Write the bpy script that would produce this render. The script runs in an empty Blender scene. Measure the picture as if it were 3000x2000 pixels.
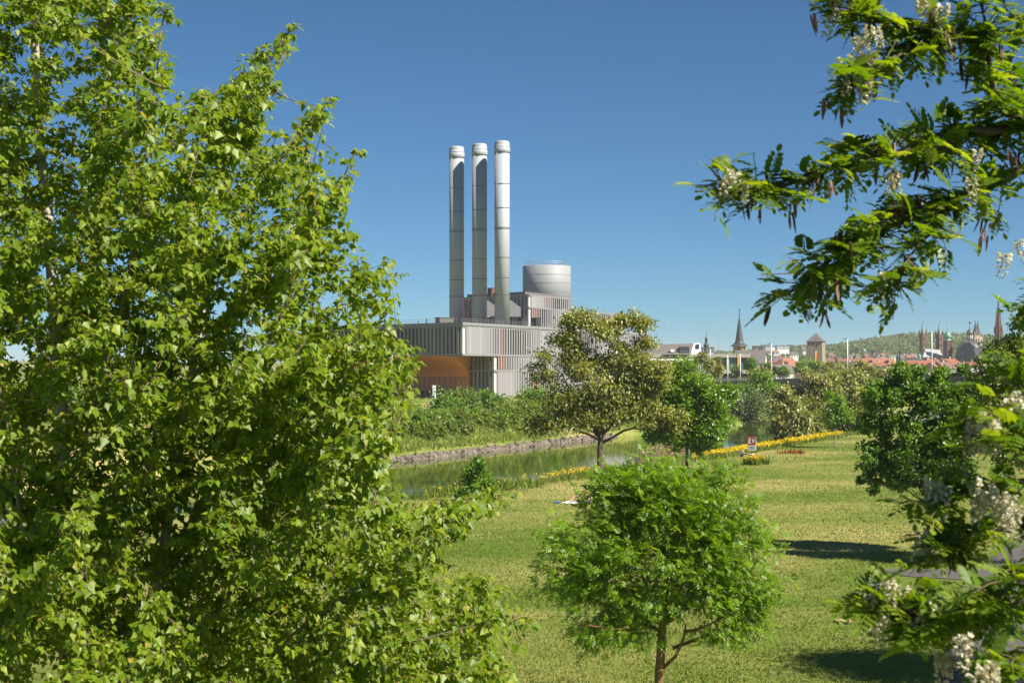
import bpy, math, random
import numpy as np
from mathutils import Vector, Matrix

# ---------------------------------------------------------------- camera, sky, sun, exposure
SC = bpy.context.scene
COL = SC.collection
F, CZ, HV = 4400.0, 9.5, 1085.0            # focal length in photo pixels, eye height, horizon row
cam_d = bpy.data.cameras.new("camera")
cam_d.sensor_width = 36.0
cam_d.lens = 36.0 * F / 3000.0
cam_d.shift_y = (HV - 1000.0) / 3000.0
cam_d.clip_start, cam_d.clip_end = 0.1, 20000.0
cam_d.dof.use_dof = True
cam_d.dof.focus_distance = 60.0
cam_d.dof.aperture_fstop = 8.0
cam = bpy.data.objects.new("camera", cam_d)
COL.objects.link(cam)
cam.location = (0, 0, CZ)
cam.rotation_euler = (math.radians(90), 0, 0)
SC.camera = cam

SUN_EL, SUN_AZ = math.radians(44), math.radians(125)   # azimuth clockwise from the view direction (+Y)
world = bpy.data.worlds.new("World")
SC.world = world
world.use_nodes = True
wn = world.node_tree.nodes
wn.clear()
sky = wn.new("ShaderNodeTexSky")
sky.sky_type = 'NISHITA'
sky.sun_disc = False
sky.sun_elevation = SUN_EL
sky.sun_rotation = SUN_AZ
sky.altitude = 200
sky.air_density, sky.dust_density, sky.ozone_density = 0.66, 0.15, 10.0
bg = wn.new("ShaderNodeBackground")
bg.inputs["Strength"].default_value = 0.05
wo = wn.new("ShaderNodeOutputWorld")
wb = wn.new("ShaderNodeMix")          # white balance of the clear May sky
wb.data_type, wb.blend_type = 'RGBA', 'MULTIPLY'
wb.inputs[0].default_value = 1.0
wb.inputs[7].default_value = (.75, .97, .90, 1)
world.node_tree.links.new(sky.outputs[0], wb.inputs[6])
world.node_tree.links.new(wb.outputs[2], bg.inputs[0])
world.node_tree.links.new(bg.outputs[0], wo.inputs[0])
sun_d = bpy.data.lights.new("sun", 'SUN')
sun_d.energy = 4.8
sun_d.angle = math.radians(0.53)
sun_d.color = (1.0, 0.94, 0.84)
sun = bpy.data.objects.new("sun", sun_d)
COL.objects.link(sun)
sdir = Vector((math.sin(SUN_AZ) * math.cos(SUN_EL), math.cos(SUN_AZ) * math.cos(SUN_EL), math.sin(SUN_EL)))
sun.rotation_euler = sdir.to_track_quat('Z', 'Y').to_euler()
SC.view_settings.view_transform = 'Standard'
SC.view_settings.look = 'None'
SC.view_settings.exposure = 1.08
SC.view_settings.gamma = 1.0

rng = np.random.default_rng(7)
random.seed(7)


def P(u, v, Y):
    """the point of the place that the photograph shows at pixel (u, v) when it lies Y metres ahead"""
    return Vector(((u - 1500) / F * Y, Y, CZ - (v - HV) / F * Y))


# ---------------------------------------------------------------- materials
def new_mat(name):
    m = bpy.data.materials.new(name)
    m.use_nodes = True
    nt = m.node_tree
    b = nt.nodes["Principled BSDF"]
    return m, nt, b


def mat(name, col, rough=0.7, metal=0.0, spec=0.4, var=0.15, scale=1.0, bump=0.0, bscale=8.0, streak=False, coat=0.0):
    """plain surface with mottled colour, optional relief and vertical streaks"""
    m, nt, b = new_mat(name)
    N, L = nt.nodes, nt.links
    tc = N.new("ShaderNodeTexCoord")
    mp = N.new("ShaderNodeMapping")
    L.new(tc.outputs["Object"], mp.inputs[0])
    if streak:
        mp.inputs["Scale"].default_value = (1, 1, 0.06)
    no = N.new("ShaderNodeTexNoise")
    no.inputs["Scale"].default_value = scale
    no.inputs["Detail"].default_value = 6
    no.inputs["Roughness"].default_value = 0.65
    L.new(mp.outputs[0], no.inputs["Vector"])
    mx = N.new("ShaderNodeMix")
    mx.data_type = 'RGBA'
    c = np.array(col)
    mx.inputs[6].default_value = (*np.clip(c * (1 - var), 0, 1), 1)
    mx.inputs[7].default_value = (*np.clip(c * (1 + var), 0, 1), 1)
    L.new(no.outputs["Fac"], mx.inputs[0])
    L.new(mx.outputs[2], b.inputs["Base Color"])
    b.inputs["Roughness"].default_value = rough
    b.inputs["Metallic"].default_value = metal
    b.inputs["Specular IOR Level"].default_value = spec
    b.inputs["Coat Weight"].default_value = coat
    if bump:
        n2 = N.new("ShaderNodeTexNoise")
        n2.inputs["Scale"].default_value = bscale
        n2.inputs["Detail"].default_value = 5
        L.new(tc.outputs["Object"], n2.inputs["Vector"])
        bp = N.new("ShaderNodeBump")
        bp.inputs["Strength"].default_value = bump
        bp.inputs["Distance"].default_value = 0.05
        L.new(n2.outputs["Fac"], bp.inputs["Height"])
        L.new(bp.outputs[0], b.inputs["Normal"])
    return m


def leaf_mat(name, stops, trans=0.35, rough=0.42, spec=0.5, tcol=None):
    """leaf blades: reflecting and letting light through; each blade has its own tint ('rnd')"""
    m, nt, b = new_mat(name)
    N, L = nt.nodes, nt.links
    at = N.new("ShaderNodeAttribute")
    at.attribute_name = "rnd"
    cr = N.new("ShaderNodeValToRGB")
    e = cr.color_ramp.elements
    e[0].position, e[0].color = stops[0][0], (*stops[0][1], 1)
    e[1].position, e[1].color = stops[-1][0], (*stops[-1][1], 1)
    for p, c in stops[1:-1]:
        x = e.new(p)
        x.color = (*c, 1)
    L.new(at.outputs["Fac"], cr.inputs[0])
    L.new(cr.outputs[0], b.inputs["Base Color"])
    b.inputs["Roughness"].default_value = rough
    b.inputs["Specular IOR Level"].default_value = spec
    tr = N.new("ShaderNodeBsdfTranslucent")
    hs = N.new("ShaderNodeMix")
    hs.data_type = 'RGBA'
    hs.blend_type = 'MULTIPLY'
    hs.inputs[0].default_value = 1.0
    hs.inputs[7].default_value = (*(tcol or (2.3, 2.1, 0.5)), 1)
    L.new(cr.outputs[0], hs.inputs[6])
    L.new(hs.outputs[2], tr.inputs[0])
    ms = N.new("ShaderNodeMixShader")
    ms.inputs[0].default_value = trans
    L.new(b.outputs[0], ms.inputs[1])
    L.new(tr.outputs[0], ms.inputs[2])
    L.new(ms.outputs[0], nt.nodes["Material Output"].inputs[0])
    return m


M = {}
M['poplar'] = leaf_mat('poplar leaf', [(0, (.085, .15, .005)), (.55, (.15, .22, .009)), (.9, (.25, .30, .025)), (.97, (.30, .24, .02)), (1, (.36, .19, .02))], .42, .45, .4)
M['ash'] = leaf_mat('ash leaf', [(0, (.090, .175, .004)), (.6, (.14, .245, .007)), (1, (.22, .31, .015))], .44, .42)
M['locust_near'] = leaf_mat('locust leaflet', [(0, (.06, .12, .006)), (.6, (.115, .19, .010)), (1, (.20, .26, .02))], .46, .45)
M['locust'] = leaf_mat('locust foliage', [(0, (.11, .14, .010)), (.5, (.17, .195, .018)), (1, (.26, .27, .045))], .3, .5)
M['maple'] = leaf_mat('maple foliage', [(0, (.075, .155, .004)), (.6, (.12, .22, .007)), (1, (.19, .27, .015))], .36, .42)
M['dark_leaf'] = leaf_mat('dark foliage', [(0, (.06, .135, .008)), (.6, (.095, .19, .012)), (1, (.16, .25, .025))], .34, .45, .5)
M['willow'] = leaf_mat('willow foliage', [(0, (.075, .11, .035)), (.6, (.11, .15, .05)), (1, (.17, .21, .08))], .3, .45)
M['shrub'] = leaf_mat('shrub foliage', [(0, (.08, .13, .008)), (.6, (.13, .185, .013)), (1, (.21, .25, .025))], .3, .45)
M['forest'] = leaf_mat('forest foliage', [(0, (.05, .085, .018)), (.5, (.08, .125, .022)), (1, (.13, .17, .035))], .25, .6, .2)
M['herb'] = leaf_mat('herb blades', [(0, (.08, .13, .015)), (.6, (.13, .18, .025)), (1, (.22, .23, .06))], .3, .55, .3)
M['grass'] = leaf_mat('grass blades', [(0, (.12, .18, .014)), (.45, (.20, .235, .042)), (.8, (.32, .305, .09)), (1, (.47, .40, .17))], .35, .6, .25, (1.2, 1.2, .6))
M['reed'] = leaf_mat('dry reed', [(0, (.22, .16, .07)), (.6, (.36, .28, .14)), (1, (.48, .34, .2))], .25, .7, .2, (1.1, 1, .8))
M['plume'] = leaf_mat('reed plume', [(0, (.36, .22, .13)), (1, (.55, .36, .24))], .3, .8, .1, (1.1, 1, .8))
M['yellow'] = leaf_mat('yellow petals', [(0, (.62, .43, .01)), (.7, (.78, .58, .015)), (1, (.85, .66, .03))], .3, .6, .2, (1.1, 1, .4))
M['cream'] = leaf_mat('cream blossom', [(0, (.30, .27, .10)), (.5, (.46, .42, .20)), (1, (.62, .58, .36))], .3, .6, .2, (1.1, 1.05, .8))
M['white_petal'] = leaf_mat('locust petals', [(0, (.40, .34, .17)), (.5, (.62, .57, .40)), (1, (.74, .71, .58))], .35, .6, .2, (1.1, 1.05, .85))
M['redplant'] = leaf_mat('reddish plant', [(0, (.20, .06, .03)), (1, (.34, .12, .04))], .3, .6, .2, (1.2, .9, .5))
M['pod'] = leaf_mat('seed pod', [(0, (.045, .02, .012)), (.6, (.10, .045, .025)), (1, (.20, .10, .05))], .1, .5, .4, (1, .8, .6))
M['stalk'] = mat('leaf stalk', (.34, .30, .05), .6)
M['bark'] = mat('brown bark', (.075, .055, .038), .9, var=.5, scale=9, bump=.9, bscale=18)
M['pale_bark'] = mat('pale poplar bark', (.36, .32, .25), .85, var=.25, scale=9, bump=.6, bscale=26)
M['limb_bark'] = mat('grey brown limb bark', (.20, .155, .10), .85, var=.35, scale=9, bump=.5, bscale=26)
M['twig'] = mat('twig bark', (.14, .10, .06), .85, var=.3, scale=12)
M['lichen_bark'] = mat('lichened bark', (.20, .115, .035), .9, var=.6, scale=7, bump=.8, bscale=20)
M['locust_bark'] = mat('furrowed bark', (.10, .075, .055), .95, var=.5, scale=6, bump=1.0, bscale=10)
M['slat'] = mat('lilac grey metal slat', (.26, .243, .25), .5, .08, .5, var=.10, scale=.25, streak=True)
M['slat_b'] = mat('lighter lilac metal slat', (.295, .278, .282), .5, .08, .5, var=.10, scale=.25, streak=True)
M['slat_c'] = mat('duller lilac metal slat', (.225, .207, .213), .5, .08, .5, var=.10, scale=.25, streak=True)
M['slat_pale'] = mat('pale metal corner', (.46, .45, .44), .5, .08, .5, var=.06, scale=.4, streak=True)
M['cornice'] = mat('grey cornice metal', (.22, .215, .21), .55, .05, .5, var=.12, scale=.5)
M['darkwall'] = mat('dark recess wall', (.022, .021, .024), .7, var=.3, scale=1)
M['orange'] = mat('orange panel', (.42, .13, .035), .6, var=.12, scale=.6, streak=True)
M['orange_wall'] = mat('orange brown cladding', (.78, .29, .075), .62, var=.10, scale=.5, streak=True, bump=.1, bscale=3)
M['brown_wall'] = mat('brown cladding', (.56, .25, .13), .62, var=.16, scale=.6, streak=True, bump=.1, bscale=3)
M['brown_joint'] = mat('dark joint', (.20, .085, .045), .7)
M['brownslot'] = mat('brown slot', (.035, .02, .018), .7)
M['steel'] = mat('brushed chimney steel', (.33, .345, .36), .58, .0, .5, var=.06, scale=.35, streak=True)
M['seam'] = mat('chimney flange', (.11, .11, .11), .5, .5)
M['tank'] = mat('tank paint', (.25, .26, .265), .6, .0, .5, var=.05, scale=.3, streak=True)
M['roof_grey'] = mat('roof gravel', (.18, .175, .165), .9, var=.2, scale=.8)
M['dark_metal'] = mat('dark metal', (.045, .046, .05), .5, .4)
M['rail'] = mat('galvanised rail', (.36, .37, .38), .45, .6)
M['white_paint'] = mat('white paint', (.76, .76, .74), .5, var=.06, scale=2)
M['red_paint'] = mat('red sign paint', (.50, .015, .03), .45, var=.08, scale=3)
M['bright_red'] = mat('bright red paint', (.72, .03, .02), .4, var=.06, scale=3)
M['black_paint'] = mat('black paint', (.018, .018, .02), .45)
M['grey_box'] = mat('grey sheet metal', (.33, .34, .35), .5, .2)
M['rust'] = mat('rusty post', (.22, .09, .045), .8, var=.4, scale=6)
M['concrete'] = mat('bridge concrete', (.20, .195, .18), .85, var=.25, scale=.4, bump=.2, bscale=2)
M['fascia'] = mat('bridge fascia', (.115, .125, .135), .65, var=.15, scale=.5)
M['beige'] = mat('beige stone cladding', (.36, .325, .28), .75, var=.08, scale=.4)
M['teal'] = mat('teal glazing', (.05, .16, .155), .12, 0, .6, var=.25, scale=.25)
M['glass'] = mat('dark window glass', (.02, .025, .03), .1, 0, .6, var=.3, scale=1)
M['slate'] = mat('grey brown slate', (.13, .115, .105), .8, var=.2, scale=1.2, bump=.2, bscale=6)
M['dark_slate'] = mat('dark slate', (.055, .054, .058), .6, var=.2, scale=1.2, bump=.2, bscale=6)
M['tower_stone'] = mat('brown tower stone', (.27, .225, .17), .9, var=.25, scale=1.1, bump=.5, bscale=3)
M['ochre'] = mat('ochre plaster', (.56, .29, .11), .85, var=.1, scale=.6)
M['patina'] = mat('green copper patina', (.14, .30, .235), .6, .1, var=.2, scale=.7)
M['lead'] = mat('grey lead roof', (.085, .082, .085), .45, .2, var=.15, scale=.5)
M['redstone'] = mat('red sandstone', (.145, .06, .045), .85, var=.2, scale=.8, bump=.3, bscale=3)
M['creamstone'] = mat('cream sandstone', (.38, .30, .23), .85, var=.12, scale=.6)
M['gold'] = mat('gilding', (.75, .50, .12), .3, .9)
M['plaster'] = mat('white plaster', (.70, .67, .61), .85, var=.06, scale=.6)
M['cream_plaster'] = mat('cream plaster', (.62, .52, .37), .85, var=.08, scale=.6)
M['pink_plaster'] = mat('pinkish plaster', (.46, .34, .29), .85, var=.08, scale=.6)
M['grey_plaster'] = mat('grey plaster', (.33, .32, .32), .85, var=.08, scale=.6)
for k, c in enumerate([(.25, .095, .055), (.29, .125, .075), (.19, .08, .055), (.20, .105, .085)]):
    M['tile%d' % k] = mat('clay roof tiles %d' % k, c, .85, var=.25, scale=1.5, bump=.4, bscale=5)
M['asphalt'] = mat('asphalt', (.105, .096, .09), 1.0, 0, .1, var=.15, scale=1.5, bump=.3, bscale=60)
M['stone'] = mat('riprap stone', (.15, .12, .09), .9, var=.4, scale=1.6, bump=.5, bscale=6)
M['stone_dark'] = mat('dark wet stone', (.055, .045, .035), .85, var=.4, scale=1.6, bump=.5, bscale=6)
M['stone_light'] = mat('pale stone', (.22, .18, .14), .9, var=.3, scale=1.6, bump=.5, bscale=6)
M['wood'] = mat('cut wood', (.46, .30, .15), .8, var=.25, scale=8)
M['stakewood'] = mat('weathered stake', (.30, .24, .17), .85, var=.3, scale=6)
M['towel'] = mat('white towel', (.75, .74, .72), .95, var=.05, scale=6)
M['blue_cloth'] = mat('blue cloth', (.03, .10, .42), .9)
M['skin'] = mat('skin', (.55, .30, .20), .55, var=.08, scale=6)
M['hair'] = mat('brown hair', (.05, .028, .016), .7)
M['shirt_white'] = mat('white shirt', (.72, .70, .68), .9)
M['trousers'] = mat('dark trousers', (.03, .035, .05), .9)
M['swim'] = mat('dark swimwear', (.04, .03, .09), .8)
M['orange_book'] = mat('orange book cover', (.75, .26, .03), .6)
M['banner_y'] = mat('yellow banner', (.80, .52, .04), .8)
M['banner_o'] = mat('orange banner', (.72, .20, .02), .8)


# ---------------------------------------------------------------- mesh helpers
def tag(o, label=None, cat=None, group=None, kind=None):
    if label: o["label"] = label
    if cat: o["category"] = cat
    if group: o["group"] = group
    if kind: o["kind"] = kind
    return o


def thing(name, label, cat, loc=(0, 0, 0), rz=0.0, group=None):
    o = bpy.data.objects.new(name, None)
    o.empty_display_size = 0.3
    COL.objects.link(o)
    o.location = loc
    o.rotation_euler = (0, 0, rz)
    return tag(o, label, cat, group)


def link(name, me, parent=None, loc=None, rot=None):
    o = bpy.data.objects.new(name, me)
    COL.objects.link(o)
    if parent is not None: o.parent = parent
    if loc is not None: o.location = loc
    if rot is not None: o.rotation_euler = rot
    return o


class MB:
    def __init__(s):
        s.v, s.f, s.m = [], [], []

    def add(s, vs, fs, mi=0):
        n = len(s.v)
        s.v.extend([tuple(map(float, p)) for p in vs])
        s.f.extend([tuple(i + n for i in f) for f in fs])
        s.m.extend([mi] * len(fs))
        return s

    def box(s, c, d, rz=0.0, mi=0, taper=1.0):
        ca, sa = math.cos(rz), math.sin(rz)
        vs = []
        for z in (-.5, .5):
            t = 1.0 if z < 0 else taper
            for x, y in ((-.5, -.5), (.5, -.5), (.5, .5), (-.5, .5)):
                X, Y = x * d[0] * t, y * d[1] * t
                vs.append((c[0] + X * ca - Y * sa, c[1] + X * sa + Y * ca, c[2] + z * d[2]))
        return s.add(vs, [(3, 2, 1, 0), (4, 5, 6, 7), (0, 1, 5, 4), (1, 2, 6, 5), (2, 3, 7, 6), (3, 0, 4, 7)], mi)

    def prism(s, pts, z0, z1, mi=0):
        """pts: plan outline, counter-clockwise"""
        n = len(pts)
        vs = [(p[0], p[1], z0) for p in pts] + [(p[0], p[1], z1) for p in pts]
        fs = [tuple(range(n - 1, -1, -1)), tuple(range(n, 2 * n))]
        fs += [(i, (i + 1) % n, n + (i + 1) % n, n + i) for i in range(n)]
        return s.add(vs, fs, mi)

    def lathe(s, prof, n=24, c=(0, 0, 0), mi=0, ph=0.0):
        """prof: (radius, z) from the bottom up"""
        vs, fs = [], []
        for r, z in prof:
            for k in range(n):
                a = 2 * math.pi * k / n + ph
                vs.append((c[0] + r * math.cos(a), c[1] + r * math.sin(a), c[2] + z))
        for j in range(len(prof) - 1):
            for k in range(n):
                k2 = (k + 1) % n
                fs.append((j * n + k, j * n + k2, (j + 1) * n + k2, (j + 1) * n + k))
        fs.append(tuple(range(n - 1, -1, -1)))
        b = (len(prof) - 1) * n
        fs.append(tuple(range(b, b + n)))
        return s.add(vs, fs, mi)

    def tube(s, pts, radii, n=6, mi=0):
        pts = [Vector(p) for p in pts]
        vs, fs = [], []
        up = Vector((0.31, 0.17, 0.93))
        for i, p in enumerate(pts):
            t = (pts[min(i + 1, len(pts) - 1)] - pts[max(i - 1, 0)])
            if t.length < 1e-9: t = Vector((0, 0, 1))
            t.normalize()
            a = t.cross(up)
            if a.length < 1e-3: a = t.cross(Vector((1, 0, 0)))
            a.normalize()
            b = t.cross(a)
            up = a.cross(t)
            for k in range(n):
                th = 2 * math.pi * k / n
                vs.append(p + (a * math.cos(th) + b * math.sin(th)) * radii[i])
        for i in range(len(pts) - 1):
            for k in range(n):
                k2 = (k + 1) % n
                fs.append((i * n + k, (i + 1) * n + k, (i + 1) * n + k2, i * n + k2))
        fs.append(tuple(range(n)))
        e = (len(pts) - 1) * n
        fs.append(tuple(range(e + n - 1, e - 1, -1)))
        return s.add(vs, fs, mi)

    def mesh(s, name, mats, smooth=False):
        me = bpy.data.meshes.new(name)
        me.from_pydata(s.v, [], s.f)
        for m_ in (mats if isinstance(mats, (list, tuple)) else [mats]):
            me.materials.append(m_)
        me.polygons.foreach_set("material_index", s.m)
        if smooth: me.shade_smooth()
        me.update()
        return me

    def build(s, name, mats, parent=None, smooth=False, loc=None, rot=None):
        return link(name, s.mesh(name, mats, smooth), parent, loc, rot)


def norm(a):
    return a / np.maximum(np.linalg.norm(a, axis=-1, keepdims=True), 1e-9)


def frames(d, n):
    """rotation matrices whose y axis is d and whose z axis is close to n"""
    y = norm(d)
    x = norm(np.cross(y, n))
    z = np.cross(x, y)
    return np.stack([x, y, z], axis=-1)


def scatter(name, tv, tf, pos, R, sc, rnd, material, parent=None):
    """one mesh of many copies of a small template"""
    tv = np.asarray(tv, float)
    N, K = len(pos), len(tv)
    if np.ndim(sc) == 1: sc = sc[:, None]
    sc3 = np.broadcast_to(sc, (N, sc.shape[1]))
    V = tv[None] * (sc3[:, None, :] if sc3.shape[1] == 3 else sc3[:, None, :1])
    V = np.einsum('nij,nkj->nki', R, V) + pos[:, None, :]
    verts = V.reshape(-1, 3)
    loops, starts, off = [], [], 0
    L = sum(len(f) for f in tf)
    base = np.concatenate([np.array(f) for f in tf])
    allv = (base[None, :] + (np.arange(N) * K)[:, None]).reshape(-1)
    st = np.cumsum([0] + [len(f) for f in tf[:-1]])
    allst = (st[None, :] + (np.arange(N) * L)[:, None]).reshape(-1)
    me = bpy.data.meshes.new(name)
    me.vertices.add(N * K)
    me.vertices.foreach_set("co", verts.astype(np.float32).ravel())
    me.loops.add(len(allv))
    me.loops.foreach_set("vertex_index", allv.astype(np.int32))
    me.polygons.add(len(allst))
    me.polygons.foreach_set("loop_start", allst.astype(np.int32))
    me.update(calc_edges=True)
    a = me.attributes.new("rnd", 'FLOAT', 'POINT')
    a.data.foreach_set("value", np.repeat(np.asarray(rnd, np.float32), K))
    me.materials.append(material)
    return link(name, me, parent)


def template_mesh(name, tv, tf, material, rnd):
    me = bpy.data.meshes.new(name)
    me.from_pydata([tuple(p) for p in tv], [], tf)
    a = me.attributes.new("rnd", 'FLOAT', 'POINT')
    a.data.foreach_set("value", np.full(len(tv), rnd, np.float32))
    me.materials.append(material)
    return me


# leaf shapes (blade along +y, facing +z, about 1 long)
POPLAR_V = [(0, 0, 0), (-.44, .24, .07), (-.24, .62, .03), (0, 1.08, -.06), (.24, .62, .03), (.44, .24, .07), (0, .36, -.03)]
POPLAR_F = [(6, i, i + 1) for i in range(0, 5)] + [(6, 5, 0)]
POPLAR_F = [tuple(reversed(f)) for f in POPLAR_F]
OVAL_V = [(0, 0, 0), (.22, .28, .05), (.20, .72, .05), (0, 1, 0), (-.20, .72, .05), (-.22, .28, .05)]
OVAL_F = [(0, 1, 2, 3), (0, 3, 4, 5)]
CARD_V = [(0, 0, 0), (.34, .45, .08), (0, 1, 0), (-.34, .45, .08)]
CARD_F = [(0, 1, 2), (0, 2, 3)]
BLADE_V = [(-.5, 0, 0), (.5, 0, 0), (.1, 1, .12)]
BLADE_F = [(0, 1, 2)]
OCTA_V = [(1, 0, 0), (0, 1, 0), (-1, 0, 0), (0, -1, 0), (0, 0, 1.3), (0, 0, -1.3)]
OCTA_F = [(0, 1, 4), (1, 2, 4), (2, 3, 4), (3, 0, 4), (1, 0, 5), (2, 1, 5), (3, 2, 5), (0, 3, 5)]


def compound(pairs, length, ll, lw, droop=.25):
    """a feathered leaf: leaflets in pairs along a stalk plus one at its end; unit = metres"""
    vs, fs = [], []

    def leaflet(o, d, n, L, W):
        d, n = Vector(d).normalized(), Vector(n).normalized()
        x = d.cross(n).normalized()
        z = x.cross(d)
        b = len(vs)
        for q in OVAL_V:
            vs.append(tuple(Vector(o) + x * q[0] * W / .44 + d * q[1] * L + z * q[2] * L))
        fs.extend([tuple(i + b for i in f) for f in OVAL_F])
    for i in range(pairs):
        t = (i + .8) / (pairs + .6)
        o = (0, t * length, -droop * length * t * t)
        k = .75 + .35 * math.sin(math.pi * min(1, t + .15))
        for s in (-1, 1):
            leaflet((o[0] + s * .003, o[1], o[2]), (s * 1.0, .55, -.25), (s * .2, .1, 1), ll * k, lw * k)
    leaflet((0, length * .98, -droop * length), (0, 1, -.5), (0, .5, 1), ll, lw)
    w = .0022 + length * .006
    b = len(vs)
    n = 4
    for i in range(n):
        t = i / (n - 1)
        vs.append((-w * (1 - .6 * t), t * length, -droop * length * t * t - .001))
        vs.append((w * (1 - .6 * t), t * length, -droop * length * t * t - .001))
    for i in range(n - 1):
        fs.append((b + 2 * i, b + 2 * i + 1, b + 2 * i + 3, b + 2 * i + 2))
    return vs, fs


def curve_pts(a, b, n, sag=0.0, wob=0.0, r=random):
    a, b = Vector(a), Vector(b)
    L = (b - a).length
    out = []
    for i in range(n + 1):
        t = i / n
        p = a.lerp(b, t)
        p.z += sag * L * math.sin(math.pi * t)
        if 0 < i < n:
            p += Vector((r.uniform(-1, 1), r.uniform(-1, 1), r.uniform(-1, 1))) * wob * L
        out.append(p)
    return out


def nearest(pts, p):
    d = np.sum((pts - np.asarray(p)) ** 2, axis=1)
    return int(np.argmin(d))


TREE_N = [0]


def tree(name, label, base, lobes, n_leaf, leaf, lm, bark, trunk_r, fork_z, n_clus=120, limbs=8, spread=.75, flat=.6,
         blossom=0, blossom_mat=None, group=None, cat="tree", droop=.2, leaf_w=1.0, lean=(0, 0), stems=1, inner=2.2, no_trunk=False, tpl=None):
    """tapered trunk, limbs reaching into the crown, twigs to every leaf clump; lobes = (x, y, z, rx, ry, rz) about the base"""
    TREE_N[0] += 1
    n_leaf, leaf, blossom = int(n_leaf * 1.9), leaf * 1.2, int(blossom * 1.0)
    g = np.random.default_rng(100 + TREE_N[0])
    rr = random.Random(100 + TREE_N[0])
    t = thing(name, label, cat, base, 0, group)
    lb = np.array(lobes, float)
    w = lb[:, 3] * lb[:, 4] * lb[:, 5]
    w = w ** .8
    idx = g.choice(len(lb), n_clus, p=w / w.sum())
    dirs = norm(g.normal(size=(n_clus, 3)))
    rad = g.random(n_clus) ** (1 / inner)
    cen = lb[idx, :3] + dirs * rad[:, None] * lb[idx, 3:] * (.82 + .36 * g.random((n_clus, 1)))
    # limbs
    tops = []
    mb = MB()
    skeleton = []
    zc = lb[:, 2].mean()
    for s in range(stems):
        ox = (s - (stems - 1) / 2) * trunk_r * 1.6
        top = Vector((lean[0] + ox * 2.0, lean[1] + rr.uniform(-.3, .3) * (stems > 1), fork_z))
        pts = curve_pts((ox, 0, -0.15), top, 5, 0, .02, rr)
        rad0 = trunk_r / (stems ** .35)
        rs = [rad0 * (1.25 if i == 0 else 1 - .09 * i) for i in range(len(pts))]
        mb.tube(pts, rs, 9)
        tops.append((pts[-1], rs[-1]))
        skeleton += [np.array(p) for p in pts[2:]]
    far = [int(g.integers(n_clus))]
    dmin = np.sum((cen - cen[far[0]]) ** 2, axis=1)
    while len(far) < limbs:
        k = int(np.argmax(dmin))
        far.append(k)
        dmin = np.minimum(dmin, np.sum((cen - cen[k]) ** 2, axis=1))
    for k in far:
        e = Vector(cen[k])
        tp, tr_ = min(tops, key=lambda q: (q[0] - e).length)
        st = Vector(tp) - Vector((0, 0, rr.uniform(0, .25) * fork_z * (e.z < fork_z * 1.6)))
        n = 6
        pts = curve_pts(st, st.lerp(e, .92), n, .10 if e.z > fork_z else .05, .035, rr)
        r0 = tr_ * rr.uniform(.45, .7)
        mb.tube(pts, [max(.004, r0 * (1 - .85 * i / n)) for i in range(n + 1)], 6)
        skeleton += [np.array(p) for p in pts[1:]]
    sk = np.array(skeleton)
    order = np.argsort(np.sum((cen - sk[0]) ** 2, axis=1))
    tw = trunk_r * .09
    for k in order:
        e = cen[k]
        i = nearest(sk, e)
        a = Vector(sk[i])
        pts = curve_pts(a, e, 3, .06, .05, rr)
        mb.tube(pts, [tw * 1.6, tw * 1.2, tw * .8, tw * .4], 4)
        sk = np.vstack([sk, np.array(pts[1:])])
    if not no_trunk:
        mb.build("trunk", bark, t, True)
    else:
        mb.build("stems", bark, t, True)
    # leaves
    per = g.multinomial(n_leaf, g.dirichlet(np.full(n_clus, 3.0)))
    ci = np.repeat(np.arange(n_clus), per)
    scale_c = np.cbrt(w[idx] / n_clus ** .4) if False else np.mean(lb[idx, 3:], axis=1)
    rc = scale_c[ci] * spread * .8
    off = g.normal(size=(n_leaf, 3)) * .55
    off[:, 2] *= flat
    pos = cen[ci] + off * rc[:, None]
    cc = lb[:, :3].mean(axis=0)
    outw = norm(pos - cc[None])
    d = outw * .6 + g.normal(size=(n_leaf, 3)) * .7
    d[:, 2] -= droop
    nn = outw * .5 + g.normal(size=(n_leaf, 3)) * .55
    nn[:, 2] += .25
    nn += np.array(sdir) * .6
    R = frames(d, nn)
    sc = leaf * (.6 + .8 * g.random(n_leaf))
    tint = g.random(n_clus)[ci] * .55 + g.random(n_leaf) * .45
    pos[:, 2] = np.maximum(pos[:, 2], .05)
    tv, tf = tpl if tpl else (CARD_V, CARD_F)
    s3 = np.stack([sc * leaf_w, sc, sc], axis=1)
    cr = scatter("crown", tv, tf, pos, R, s3, tint, lm, t)
    if blossom:
        bi = g.integers(0, n_leaf, blossom)
        bp = pos[bi] + g.normal(size=(blossom, 3)) * leaf * .4 + outw[bi] * leaf * .5
        bd = g.normal(size=(blossom, 3)) * .35
        bd[:, 2] -= 1
        bn = outw[bi] + g.normal(size=(blossom, 3)) * .4
        bs = leaf * (.8 + .7 * g.random(blossom))
        bo = scatter("blossoms", CARD_V, CARD_F, bp, frames(bd, bn), np.stack([bs * .75, bs, bs], 1), g.random(blossom), blossom_mat, t)
    return t


# ---------------------------------------------------------------- the ground, river and paths
WATER_Z = -1.5
FAR_S = np.array([(-200, -400), (20, -150), (60, -110), (120, -60), (150, -38), (179, -14.5), (233, 10), (302, 44.7), (327, 57), (420, 95), (520, 140), (800, 260), (1500, 620), (9000, 4200)], float)
NEAR_S = np.array([(-200, -260), (0, -110), (60, -62), (95, -33), (111, -11), (121, -3.2), (147, 8), (161, 17), (178, 25), (209, 40), (300, 84), (420, 139), (520, 185), (800, 330), (1500, 720), (9000, 4700)], float)


def far_x(y): return np.interp(y, FAR_S[:, 0], FAR_S[:, 1])
def near_x(y): return np.interp(y, NEAR_S[:, 0], NEAR_S[:, 1])


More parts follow.
